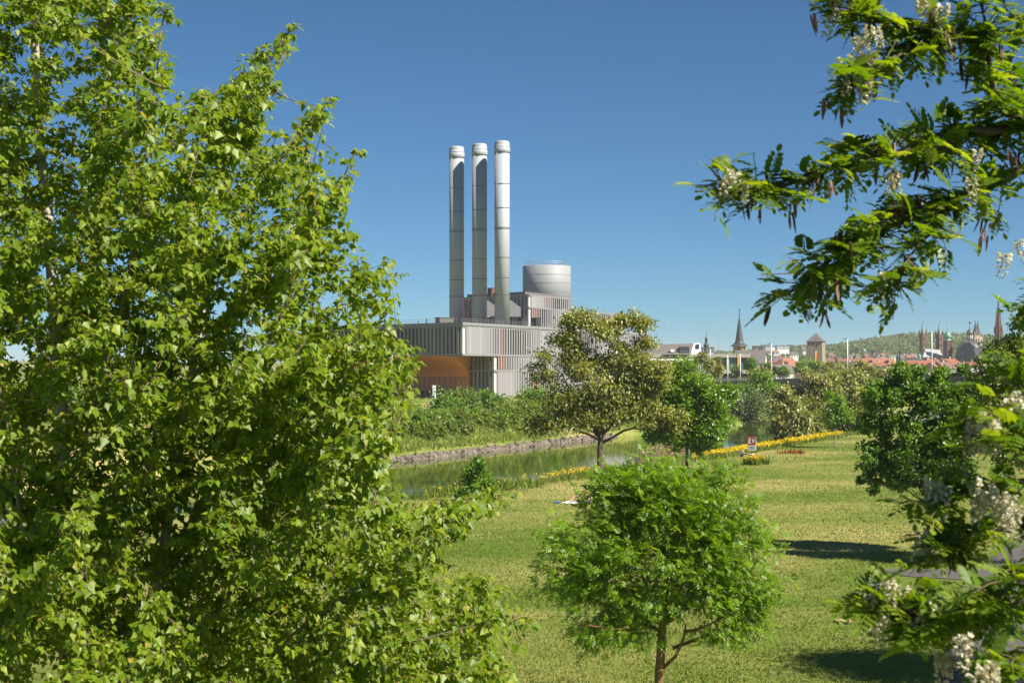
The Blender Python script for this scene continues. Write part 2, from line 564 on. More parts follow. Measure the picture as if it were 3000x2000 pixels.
def sstep(a, b, x):
    t = np.clip((x - a) / (b - a), 0, 1)
    return t * t * (3 - 2 * t)


HILL_AZ = np.array([-.6, -.3, .0, .10, .15, .19, .215, .24, .27, .30, .33, .36, .5])
HILL_H = np.array([30, 22, 16, 24, 30, 38, 42, 50, 55, 55, 54, 50, 40.0])


def ground_z(x, y):
    x, y = np.asarray(x, float), np.asarray(y, float)
    dn = x - near_x(y)
    df = far_x(y) - x
    near = -1.6 + 1.6 * sstep(-.4, 3.8, dn) + .10 * np.sin(x * .11 + 1) * np.sin(y * .07) * sstep(6, 20, dn) * sstep(90, 130, y)
    far = -1.6 + 1.0 * sstep(-.2, 1.4, df) + 2.6 * sstep(.5, 8.5, df)
    bed = -3.0 + 0 * x
    z = np.where(dn > -.4, near, np.where(df > -.2, far, bed))
    az = x / np.maximum(y, 1)
    up = sstep(1300, 2700, y) * np.interp(az, HILL_AZ, HILL_H) * (1 + .06 * np.sin(x * .011) + .04 * np.sin(x * .027 + 2))
    town = sstep(420, 700, y) * 2.0 * np.where(dn > 0, 1, .4)
    inriver = ((dn < 0) & (df < 0))
    return np.where(inriver & (y < 1100), z, z + town + up)


ys = [-60.0]
while ys[-1] < 6500:
    y = ys[-1]
    ys.append(y + (2.0 if y < 90 else 1.4 if y < 330 else max(3.0, (y - 200) * .025)))
ys = np.array(ys)
ss = np.linspace(-1, 1, 205)
ss = np.sign(ss) * np.abs(ss) ** 1.25
XX = ss[None, :] * (60 + np.maximum(ys, 0)[:, None] * .62) + np.maximum(ys, 0)[:, None] * .05
YY = np.repeat(ys[:, None], len(ss), 1)
ZZ = ground_z(XX, YY)
nr, nc = XX.shape
gi = np.arange(nr * nc).reshape(nr, nc)
quads = np.stack([gi[:-1, :-1], gi[:-1, 1:], gi[1:, 1:], gi[1:, :-1]], -1).reshape(-1, 4)
gme = bpy.data.meshes.new("ground")
gme.vertices.add(nr * nc)
gme.vertices.foreach_set("co", np.stack([XX, YY, ZZ], -1).astype(np.float32).ravel())
gme.loops.add(quads.size)
gme.loops.foreach_set("vertex_index", quads.astype(np.int32).ravel())
gme.polygons.add(len(quads))
gme.polygons.foreach_set("loop_start", (np.arange(len(quads)) * 4).astype(np.int32))
gme.update(calc_edges=True)
gme.shade_smooth()
ground = link("ground", gme)
tag(ground, "mown park lawn sloping to the river, with the town's terrain behind", kind="structure")

# lawn: patches of green and straw-dry turf in streaks across the mowing direction
m, nt, b = new_mat("lawn turf")
N, L = nt.nodes, nt.links
tc = N.new("ShaderNodeTexCoord")


def noise(scale, det=6, rough=.65, sc3=(1, 1, 1), dist=0.0):
    mp = N.new("ShaderNodeMapping")
    mp.inputs["Scale"].default_value = sc3
    L.new(tc.outputs["Object"], mp.inputs[0])
    n = N.new("ShaderNodeTexNoise")
    n.inputs["Scale"].default_value = scale
    n.inputs["Detail"].default_value = det
    n.inputs["Roughness"].default_value = rough
    n.inputs["Distortion"].default_value = dist
    L.new(mp.outputs[0], n.inputs["Vector"])
    return n.outputs["Fac"]


def ramp(fac, stops):
    cr = N.new("ShaderNodeValToRGB")
    e = cr.color_ramp.elements
    e[0].position, e[0].color = stops[0][0], (*stops[0][1], 1)
    e[1].position, e[1].color = stops[-1][0], (*stops[-1][1], 1)
    for p, c in stops[1:-1]:
        e.new(p).color = (*c, 1)
    L.new(fac, cr.inputs[0])
    return cr.outputs[0]


def mixc(fac, a, c, mode='MIX'):
    x = N.new("ShaderNodeMix")
    x.data_type = 'RGBA'
    x.blend_type = mode
    if isinstance(fac, float): x.inputs[0].default_value = fac
    else: L.new(fac, x.inputs[0])
    for i, q in ((6, a), (7, c)):
        if isinstance(q, tuple): x.inputs[i].default_value = (*q, 1)
        else: L.new(q, x.inputs[i])
    return x.outputs[2]


big = ramp(noise(.055, 5, .6, (.6, 1.2, 1), .6), [(.34, (.10, .155, .016)), (.47, (.165, .20, .038)), (.58, (.27, .26, .075)), (.70, (.42, .34, .14))])
fine = ramp(noise(1.3, 8, .75, (.7, 1.3, 1)), [(.28, (.45, .50, .40)), (.5, (1, 1, 1)), (.72, (1.5, 1.4, 1.25))])
c1 = mixc(1.0, big, fine, 'MULTIPLY')
blad = ramp(noise(14, 4, .8), [(.25, (.55, .58, .5)), (.5, (1, 1, 1)), (.75, (1.4, 1.35, 1.3))])
c2 = mixc(1.0, c1, blad, 'MULTIPLY')
L.new(c2, b.inputs["Base Color"])
b.inputs["Roughness"].default_value = .95
b.inputs["Specular IOR Level"].default_value = .15
bp = N.new("ShaderNodeBump")
bp.inputs["Strength"].default_value = .9
bp.inputs["Distance"].default_value = .10
L.new(noise(9, 6, .8), bp.inputs["Height"])
L.new(bp.outputs[0], b.inputs["Normal"])
gme.materials.append(m)

# river
m, nt, b = new_mat("river water")
N, L = nt.nodes, nt.links
tc = N.new("ShaderNodeTexCoord")
b.inputs["Base Color"].default_value = (.045, .065, .008, 1)
b.inputs["Roughness"].default_value = .05
b.inputs["IOR"].default_value = 1.33
b.inputs["Specular IOR Level"].default_value = .5
w1 = noise(.35, 4, .6, (.5, 1.0, 1), .3)
w2 = noise(.05, 2, .5)
mul = N.new("ShaderNodeMath"); mul.operation = 'MULTIPLY'
L.new(w1, mul.inputs[0]); L.new(w2, mul.inputs[1])
bp = N.new("ShaderNodeBump")
bp.inputs["Strength"].default_value = .14
bp.inputs["Distance"].default_value = .10
L.new(mul.outputs[0], bp.inputs["Height"])
L.new(bp.outputs[0], b.inputs["Normal"])
wy = np.concatenate([np.arange(-200, 400, 5.0), np.arange(400, 1600, 20.0)])
wv, wf = [], []
for i, y in enumerate(wy):
    wv += [(far_x(y) - 4, y, WATER_Z), (near_x(y) + 6, y, WATER_Z)]
    if i: wf.append((2 * i - 2, 2 * i - 1, 2 * i + 1, 2 * i))
river = MB().add(wv, wf).build("river", m)
tag(river, "calm green river winding past the lawn", kind="structure")

# footpath
pl = [(5, 26), (9.3, 36), (13.2, 46), (17.3, 58.5), (20.8, 68), (24.7, 77), (30.5, 89), (38, 104), (50, 124)]
pv, pf = [], []
for i, (x, y) in enumerate(pl):
    a = Vector(pl[min(i + 1, len(pl) - 1)]) - Vector(pl[max(i - 1, 0)])
    nrm = Vector((a.y, -a.x)).normalized()
    for k, wdt in enumerate((0, 3.0)):
        pv.append((x + nrm.x * wdt, y + nrm.y * wdt, .035))
    if i: pf.append((2 * i - 2, 2 * i - 1, 2 * i + 1, 2 * i))
foot = MB().add(pv, pf).build("footpath", M['asphalt'])
tag(foot, "grey asphalt footpath running up through the lawn", kind="structure")
side = MB().add([(17.4, 71.6, .031), (18.2, 69.2, .031), (21.4, 67.6, .031), (22.9, 71.0, .031), (19.6, 71.7, .031)], [(0, 1, 2, 3, 4)]).build("side_path", M['asphalt'])
tag(side, "short asphalt spur branching from the footpath", kind="structure")

# ---------------------------------------------------------------- power station
C0 = Vector((-13.2, 400.0))
RD = Vector((.4665, .8845)).normalized()
LD = Vector((-.727, .686)).normalized()


def AB(a, b): return C0 + RD * a + LD * b


plant = thing("power_station", "power station clad in lilac grey metal slats, orange cove below", "power station", (0, 0, 0))
RNL = Vector((RD.y, -RD.x))          # outward normal of the long face (right)
LNL = Vector((-LD.y, LD.x)) * -1
LNL = Vector((-LD.y, LD.x))          # outward normal of the short face (left front)
if LNL.y > 0: LNL = -LNL

slat_mesh = {}


def slat_of(h, material):
    key = (round(h, 2), material.name)
    if key not in slat_mesh:
        mb = MB()
        # a folded sheet: broad blade with a short return lip
        w, t = 1.32, .05
        mb.box((0, 0, 0), (w, t, h))
        mb.box((w / 2 - .03, .11, 0), (.06, .16, h - .02))
        slat_mesh[key] = mb.mesh("slat", material)
    return slat_mesh[key]


n_obj_slats = [0]
rest = MB()


def facade(p0, d, length, z0, z1, nrm, pattern, pitch=1.5, limit=1e9, orange=(), start=.8):
    """angled vertical slats in front of a dark recess; pattern(s) gives the opening angle at s metres"""
    n = int((length - start) / pitch)
    ang0 = math.atan2(d.y, d.x)
    for i in range(n):
        s = start + pitch * (i + .5)
        th = pattern(s)
        c = p0 + d * s + nrm * .30
        h = z1 - z0
        if s < limit and n_obj_slats[0] < 298:
            link("slat", slat_of(h, M[random.choice(('slat', 'slat', 'slat_b', 'slat_c'))]), plant, (c.x, c.y, (z0 + z1) / 2), (0, 0, ang0 + th))
            n_obj_slats[0] += 1
        else:
            rest.box((c.x, c.y, (z0 + z1) / 2), (1.32, .05, h), ang0 + th)
        for o0, o1 in orange:
            if o0 <= s < o1:
                q = p0 + d * (s + pitch * .5) + nrm * .34
                pm = MB().box((0, 0, 0), (.09, .40, h - .1), 0)
                k = ('o', round(h, 2))
                if k not in slat_mesh: slat_mesh[k] = pm.mesh("orange_panel", M['orange'])
                link("orange_panel", slat_mesh[k], plant, (q.x, q.y, (z0 + z1) / 2), (0, 0, ang0))


def wave(base, amp, per, ph=0.0):
    return lambda s: math.radians(base + amp * math.sin(2 * math.pi * s / per + ph))


Z_Q, Z1, Z2, Z3 = 1.9, 9.45, 13.75, 22.1      # quay, first cornice, second cornice, main roof
# dark cores
ins = .75
def core(a0, a1, b0, b1, z0, z1, name="wall"):
    pts = [AB(a0, b0), AB(a1, b0), AB(a1, b1), AB(a0, b1)]
    return MB().prism([(p.x, p.y) for p in pts], z0, z1).build(name, M['darkwall'], plant)


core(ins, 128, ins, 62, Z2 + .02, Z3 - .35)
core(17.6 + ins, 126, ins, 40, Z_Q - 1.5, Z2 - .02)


def slab(a0, a1, b0, b1, z0, z1, name="cornice", material=None):
    pts = [AB(a0, b0), AB(a1, b0), AB(a1, b1), AB(a0, b1)]
    return MB().prism([(p.x, p.y) for p in pts], z0, z1).build(name, material or M['cornice'], plant)


slab(-.45, 128.6, -.45, 62.5, Z3 - .55, Z3 + .25)
slab(-.25, 128.3, -.25, 62.2, Z3 - 1.0, Z3 - .58)
slab(-.45, 128.6, -.45, 62.4, Z2 - .30, Z2 + .25)
slab(17.15, 127.5, -.40, 9.4, Z1 - .28, Z1 + .22)
slab(17.25, 127.5, -.30, 9.3, Z_Q - .1, Z_Q + .35)
slab(-.1, 128, -.1, 62, Z3 + .27, Z3 + .30, "roof", M['roof_grey'])

# pale corner fins
for (a, b_, z0, z1) in ((0, 0, Z2 + .25, Z3 - 1.0), (17.6, 0, Z1 + .22, Z2 - .3), (17.6, 0, Z_Q + .35, Z1 - .28)):
    p = AB(a, b_)
    q1, q2 = p + RD * 1.6 - RNL * .0, p + LD * .9
    MB().prism([(p.x, p.y), (q1.x, q1.y), (q1.x - RNL.x * .3, q1.y - RNL.y * .3), (q2.x, q2.y)], z0, z1).build("corner_fin", M['slat_pale'], plant)

# upper block
facade(AB(0, 0), LD, 60, Z2 + .25, Z3 - 1.0, LNL, wave(-19, 4, 34), orange=((26, 29), (36, 40)), limit=44)
facade(AB(0, 0), RD, 127, Z2 + .25, Z3 - 1.0, RNL, wave(4, 9, 46, -2.4), orange=((19, 23), (60, 64)), limit=95, start=1.5)
# lower storeys, front return and long face
facade(AB(17.6, 0), LD, 9.3, Z1 + .22, Z2 - .3, LNL, wave(-20, 3, 20), orange=((1, 2.5), (3.5, 4.5)))
facade(AB(17.6, 0), LD, 9.3, Z_Q + .35, Z1 - .28, LNL, wave(-21, 3, 20))
facade(AB(17.6, 0), RD, 109, Z1 + .22, Z2 - .3, RNL, wave(4, 6, 52, 1.6), orange=((1, 6),), limit=62, start=1.5)
facade(AB(17.6, 0), RD, 109, Z_Q + .35, Z1 - .28, RNL, wave(3, 9, 48, -1.9), orange=((22, 27),), limit=62, start=1.5)

# orange cove below the overhang
prof = [(16.8, Z_Q - 1.5), (16.8, 7.6)]
for k in range(1, 13):
    t = k / 12 * math.pi / 2
    prof.append((16.8 - 16.2 * (1 - math.cos(t)), 7.6 + (Z2 - .36 - 7.6) * math.sin(t)))
vs, fs = [], []
bl = [9.35, 16, 24, 32, 40, 48, 56, 62]
for b_ in bl:
    for a, z in prof:
        p = AB(a, b_)
        vs.append((p.x, p.y, z))
n = len(prof)
for j in range(len(bl) - 1):
    for i in range(n - 1):
        fs.append((j * n + i, j * n + i + 1, (j + 1) * n + i + 1, (j + 1) * n + i))
MB().add(vs, [f for k, f in enumerate(fs) if k % (n - 1)]).build("orange_cove", M['orange_wall'], plant, False)
MB().add(vs, [f for k, f in enumerate(fs) if k % (n - 1) == 0]).build("brown_lower_wall", M['brown_wall'], plant, False)
for k in range(24):
    p = AB(16.74, 10.5 + 2.1 * k)
    MB().box((p.x, p.y, 4.2), (.10, .06, 6.6), math.atan2(LD.y, LD.x)).build("wall_joint", M['brown_joint'], plant)
end = [AB(a, 9.33) for a, z in prof]
ev = [(p.x, p.y, z) for p, (a, z) in zip(end, prof)]
p = AB(19.5, 9.33)
ev += [(p.x, p.y, Z2 - .36), (p.x, p.y, Z_Q - 1.5)]
MB().add(ev, [tuple(range(len(ev)))]).build("cove_cheek", M['orange_wall'], plant)
p0, p1 = AB(16.72, 9.5), AB(16.72, 61)
mb = MB()
mb.tube([(p0.x, p0.y, 7.6), (p1.x, p1.y, 7.6)], [.09, .09], 4)
mb.build("cove_joint", M['orange'], plant)
for k in range(7):
    p = AB(16.72, 15.5 + 2.1 * k)
    MB().box((p.x, p.y, 2.5), (.9, .12, 2.4), math.atan2(LD.y, LD.x)).build("slot_window", M['brownslot'], plant)

# stepped tiers on the roof
T0 = Vector((5.0, 455.0))
def TB(a, b): return T0 + RD * a + LD * b
def tslab(a0, a1, b0, b1, z0, z1, name, material):
    pts = [TB(a0, b0), TB(a1, b0), TB(a1, b1), TB(a0, b1)]
    return MB().prism([(p.x, p.y) for p in pts], z0, z1).build(name, material, plant)
ZT1, ZT2 = 28.6, 32.4
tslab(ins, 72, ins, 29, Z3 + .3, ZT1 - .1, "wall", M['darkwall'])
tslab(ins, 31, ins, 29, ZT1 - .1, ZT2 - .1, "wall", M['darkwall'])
tslab(-.35, 73, -.35, 29.6, ZT1 - .22, ZT1 + .2, "cornice", M['cornice'])
tslab(-.35, 32, -.35, 29.6, ZT2 - .3, ZT2 + .15, "cornice", M['cornice'])
tslab(2.5, 24, 3, 28, ZT2 + .15, ZT2 + 1.2, "plant_deck", M['slate'])
for z0, z1 in ((Z3 + .32, ZT1 - .25), (ZT1 + .2, ZT2 - .32)):
    p = TB(0, 0)
    q1, q2 = p + RD * 1.4, p + LD * .8
    MB().prism([(p.x, p.y), (q1.x, q1.y), (q1.x - RNL.x * .3, q1.y - RNL.y * .3), (q2.x, q2.y)], z0, z1).build("corner_fin", M['slat_pale'], plant)
facade(TB(0, 0), LD, 29, ZT1 + .2, ZT2 - .32, LNL, wave(-20, 4, 30), orange=((7, 9), (12, 15), (24, 29)))
facade(TB(0, 0), RD, 31, ZT1 + .2, ZT2 - .32, RNL, wave(3, 9, 34, -2.2), orange=((10, 13),), start=1.3)
facade(TB(0, 0), LD, 29, Z3 + .32, ZT1 - .25, LNL, wave(-20, 4, 30), orange=((2, 5), (12, 15), (24, 29)))
facade(TB(0, 0), RD, 71, Z3 + .32, ZT1 - .25, RNL, wave(4, 8, 44, .4), orange=((1, 4), (40, 43)), limit=48, start=1.3)
ro = rest.build("far_slats", M['slat'], plant)
ro["kind"] = "stuff"
# slanted flue hoods beside the chimneys
for (u, Y) in ((1500, 446), (1436, 452)):
    p = P(u, 900, Y)
    mb = MB()
    mb.add([(p.x - 2, Y, 25.5), (p.x + 2.6, Y, 25.5), (p.x + 2.6, Y + 3, 25.5), (p.x - 2, Y + 3, 25.5), (p.x - 2, Y, 31.0), (p.x - 1.2, Y, 31.0), (p.x - 1.2, Y + 3, 31.0), (p.x - 2, Y + 3, 31.0), (p.x + 2.6, Y, 28.2), (p.x + 2.6, Y + 3, 28.2)],
           [(3, 2, 1, 0), (0, 1, 8, 5, 4), (1, 2, 9, 8), (2, 3, 7, 6, 9), (3, 0, 4, 7), (4, 5, 6, 7), (5, 8, 9, 6)])
    mb.build("flue_hood", M['cornice'], plant)
# railing along the roof edge
rail = MB()
edge = [AB(1, 60), AB(1, 1), AB(127, 1)]
for z in (Z3 + .85, Z3 + 1.35):
    rail.tube([(p.x, p.y, z) for p in edge], [.035] * 3, 4)
for s in range(0, 30):
    p = AB(1, 1 + s * 2.0)
    rail.box((p.x, p.y, Z3 + .83), (.06, .06, 1.1))
for s in range(1, 60):
    p = AB(1 + s * 2.1, 1)
    rail.box((p.x, p.y, Z3 + .83), (.06, .06, 1.1))
rail.build("railing", M['rail'], plant)
for (u, v, Y, w, h, mm) in ((1302, 940, 424, 4.6, 1.9, 'slate'), (1530, 938, 436, 1.7, 2.2, 'dark_metal'), (1571, 937, 440, 1.8, 2.4, 'dark_metal'), (1443, 868, 470, 2.2, 2.6, 'redstone')):
    p = P(u, v, Y)
    base_z = Z3 + .3 if v > 900 else ZT2 + .15
    mb = MB().box((p.x, Y, base_z + h / 2), (w, 2.4, h), .6)
    mb.box((p.x, Y, base_z + h + .08), (w * 1.12, 2.7, .14), .6)
    mb.build("roof_unit", M[mm], plant)
mast = MB()
for (u, v, Y) in ((1144, 905, 440), (1168, 935, 432), (1250, 930, 428), (1225, 940, 450)):
    p = P(u, v, Y)
    mast.tube([(p.x, Y, Z3), (p.x, Y, p.z)], [.09, .03], 5)
    mast.lathe([(.5, 0), (.15, 1.2), (.1, 2)], 8, (p.x, Y, Z3 + .3))
mast.build("lightning_rod", M['dark_metal'], plant)

# chimneys
chim = [(1471, 425.0, "nearest and tallest steel chimney, standing in full sun", "third"), (1405, 430.2, "middle steel chimney of the three, half in its neighbour's shadow", ""), (1338, 435.4, "steel chimney at the far end of the row, shadowed below its cap", "")]
for (u, Y, lab, _) in chim:
    p = P(u, 0, Y)
    t = thing("chimney", lab, "chimney", (p.x, p.y, Z3 + .28), 0, "three steel chimneys")
    H = 74.3 - Z3 - .28
    r = 2.13
    MB().lathe([(r, 0), (r, H - 3.1)], 48).build("shaft", M['steel'], t, True)
    cap = MB().lathe([(r * 1.0, H - 3.4), (r * 1.075, H - 3.3), (r * 1.075, H - 1.75), (r * 1.0, H - 1.7), (r * 1.0, H - .62), (r * .965, H - .3), (r * .88, H - .06), (r * .8, H), (r * .55, H + .01)], 48)
    cap.build("cap", M['steel'], t, True)
    k = 1 / 2.703 / F * 425
    for v in (430, 620, 775, 785, 1012, 1172, 1307):
        z = 74.3 - (v - 90) * k - Z3 - .28
        MB().lathe([(r + .005, z - .07), (r + .09, z - .06), (r + .09, z + .06), (r + .005, z + .07)], 48).build("flange_ring", M['seam'], t)
    for z in (H - 3.3, H - 1.72):
        MB().lathe([(r * 1.076, z - .05), (r * 1.09, z - .04), (r * 1.09, z + .04), (r * 1.076, z + .05)], 48).build("cap_ring", M['seam'], t)
    lad = MB()
    for s in range(9):
        lad.box((math.cos(-.9) * (r + .1), math.sin(-.9) * (r + .1), 2.5 + .35 * s), (.35, .05, .05), -.9 + math.pi / 2)
    lad.build("ladder", M['seam'], t)

# tank
Yt = 486.0
p = P(1602, 0, Yt)
rt = 141 / 2 / F * Yt
t = thing("storage_tank", "round grey steel tank standing on the power station roof", "tank", (p.x, p.y, ZT1 + .2))
zt = 9.5 + 304 / F * Yt - ZT1 - .2
MB().lathe([(rt, 0), (rt, zt), (rt * .97, zt + .12)], 72).build("shell", M['tank'], t, True)
for v in (1155, 1222, 1290):
    z = zt - (v - 1085) / 2.703 / F * Yt
    MB().lathe([(rt + .002, z - .05), (rt + .06, z - .04), (rt + .06, z + .04), (rt + .002, z + .05)], 72).build("seam_ring", M['cornice'], t)
rl = MB()
for k in range(40):
    a = 2 * math.pi * k / 40
    rl.box((math.cos(a) * (rt - .8), math.sin(a) * (rt - .8), zt + .7), (.07, .07, 1.3))
for z in (zt + .75, zt + 1.35):
    rl.tube([(math.cos(a) * (rt - .8), math.sin(a) * (rt - .8), z) for a in np.linspace(0, 2 * math.pi, 41)], [.04] * 41, 4)
rl.build("railing", M['rail'], t)
an = MB()
for dx, h in ((-6.2, 4.5), (-2.6, 4.2), (4.6, 2.2)):
    an.tube([(dx, -2, zt), (dx, -2, zt + h)], [.05, .02], 4)
an.build("antenna", M['rail'], t)
# low wing of the works
wing = thing("low_wing", "low slatted wing of the works behind the bright green tree", "annex", (0, 0, 0))
a_, b_ = P(1880, 1062, 470), P(2062, 1062, 500)
d = Vector((b_.x - a_.x, b_.y - a_.y)); Ln = d.length; d.normalize()
nr_ = Vector((d.y, -d.x))
angw = math.atan2(d.y, d.x)
q = [Vector((a_.x, a_.y)), Vector((b_.x, b_.y)), Vector((b_.x, b_.y)) - nr_ * 25, Vector((a_.x, a_.y)) - nr_ * 25]
ztop = 13.2
MB().prism([(x.x - nr_.x * .6 * (i < 2), x.y - nr_.y * .6 * (i < 2)) for i, x in enumerate(q)], 1.0, ztop - .5).build("wall", M['darkwall'], wing)
MB().prism([(x.x + nr_.x * .5 * (i < 2), x.y + nr_.y * .5 * (i < 2)) for i, x in enumerate(q)], ztop - .5, ztop + .1).build("cornice", M['slat_pale'], wing)
sm = MB().box((0, 0, 0), (.9, .08, 7.4)).mesh("slat", M['slat'])
for i in range(int(Ln / 1.25)):
    c = q[0] + d * (.7 + 1.25 * i)
    link("slat", sm, wing, (c.x, c.y, ztop - 4.2), (0, 0, angw + .15))


# ---------------------------------------------------------------- congress hall and the town
def lbox(t, name, material, x0, x1, y0, y1, z0, z1):
    return MB().box(((x0 + x1) / 2, (y0 + y1) / 2, (z0 + z1) / 2), (x1 - x0, y1 - y0, z1 - z0)).build(name, material, t)


Yc = 600.0
s_ = Yc / F
cx = (1905 - 1500) * s_
hall = thing("congress_hall", "beige congress hall with tall teal windows beside the bridge", "hall", (cx, Yc, 0), math.radians(-4))
def hx(u): return (u - 1905) * s_
def hz(v): return CZ - (v - HV) * s_
W = hx(2193)
lbox(hall, "wall", M['beige'], 0, W, .9, 40, 2, hz(1047))
lbox(hall, "fascia", M['beige'], -.6, W + .5, -.6, 40.5, hz(1047), hz(1036.5))
lbox(hall, "base_band", M['beige'], 0, W + .3, -.3, .88, hz(1094), hz(1083))
lbox(hall, "ground_floor", M['darkwall'], .5, W - .5, .3, .89, 2, hz(1094))
for u in (1905, 1990, 2028, 2072, 2129, 2161, 2189):
    lbox(hall, "pier", M['beige'], hx(u) - .3, hx(u) + .75, -.25, .89, hz(1083), hz(1047))
bays = [(1911, 1989, 1054), (1996, 2027, 1054), (2034, 2071, 1083), (2078, 2128, 1083), (2136, 2160, 1083), (2167, 2188, 1083)]
for (u0, u1, vb) in bays:
    wdw = lbox(hall, "window", M['teal'], hx(u0), hx(u1), .62, .86, hz(vb), hz(1047.3))
    nb = max(2, int((u1 - u0) / 10))
    for k in range(nb + 1):
        x = hx(u0) + (hx(u1) - hx(u0)) * k / nb
        lbox(wdw, "mullion", M['dark_metal'], x - .07, x + .07, .50, .61, hz(vb), hz(1047.4))
    lbox(wdw, "transom", M['rail'], hx(u0), hx(u1), .53, .60, hz((vb + 1047) / 2) - .06, hz((vb + 1047) / 2) + .06)
rmb = MB()
for k in range(30):
    rmb.box((W * k / 29, .2, hz(1036.5) + .55), (.06, .06, 1.1))
rmb.box((W / 2, .2, hz(1036.5) + 1.1), (W, .08, .08))
rmb.build("railing", M['rail'], hall)
fc = bpy.data.curves.new("lettering", 'FONT')
fc.body = "CONGRESS-CENTRUM WÜRZBURG"
fc.size = 1.35
fc.extrude = .06
fc.materials.append(M['black_paint'])
fo = bpy.data.objects.new("lettering", fc)
bpy.context.view_layer.update()
COL.objects.link(fo)
bpy.context.view_layer.update()
wid = fo.dimensions.x or 18.0
dg = bpy.context.evaluated_depsgraph_get()
lm_ = bpy.data.meshes.new_from_object(fo.evaluated_get(dg))
bpy.data.objects.remove(fo)
lo = link("lettering", lm_, hall, (hx(1938), -.68, hz(1044.5)), (math.radians(90), 0, 0))
lo.scale = (hx(2012) - hx(1938)) / max(wid, .1), 1.0, 1
# big slate roof with a white gable end
rh = thing("slate_roof_hall", "long brown slate roof with white gable behind the congress hall", "building", (0, 0, 0))
Yr = 640.0
A, B_ = P(1890, 1010, Yr), P(2033, 1005.5, Yr)
G0, G1 = P(2022, 1036, Yr - 8), P(2057, 1036, Yr - 8)
mb = MB()
zt_ = B_.z
mb.add([(A.x, Yr - 10, 3), (G0.x - .4, Yr - 10, 3), (G0.x - .4, Yr + 12, 3), (A.x, Yr + 12, 3), (A.x, Yr - 10, G0.z), (G0.x - .4, Yr - 10, G0.z), (G0.x - .4, Yr + 12, G0.z), (A.x, Yr + 12, G0.z)],
       [(0, 1, 5, 4), (1, 2, 6, 5), (2, 3, 7, 6), (3, 0, 4, 7)])
mb.build("wall", M['grey_plaster'], rh)
MB().add([(A.x, Yr - 10.5, G0.z), (G0.x, Yr - 10.5, G0.z), (B_.x, Yr, zt_), (A.x, Yr, A.z), (A.x, Yr + 12, G0.z), (G0.x, Yr + 12, G0.z)], [(0, 1, 2, 3), (3, 2, 5, 4)]).build("roof", M['slate'], rh)
gx = (B_.x + P(2057, 0, Yr).x) / 2
MB().add([(G0.x, Yr - 10.5, 3), (G1.x, Yr - 4, 3), (G1.x, Yr - 4, G0.z + .5), (B_.x + 2.6, Yr - .5, zt_), (B_.x + .1, Yr - .2, zt_ + .05), (G0.x, Yr - 10.5, G0.z)], [(0, 1, 2, 3, 4, 5)]).build("gable", M['white_paint'], rh)
pw = P(2045, 1014, Yr - 6.4)
MB().add([(pw.x - .9, Yr - 4.6, pw.z - 1.2), (pw.x + 1.0, Yr - 3.6, pw.z - 1.2), (pw.x + 1.0, Yr - 3.2, pw.z + .9), (pw.x - .9, Yr - 3.2, pw.z + .9)], [(0, 1, 2, 3)]).build("window", M['glass'], rh)
pd = P(2005, 1024, Yr - 9)
MB().box((pd.x, Yr - 7.5, pd.z), (3.9 * 1.0, 5, 2.5)).build("roof_box", M['dark_metal'], rh)
pd = P(1969, 1027, Yr - 9)
MB().box((pd.x, Yr - 9.2, pd.z), (1.5, 2, 1.1)).build("dormer", M['plaster'], rh)


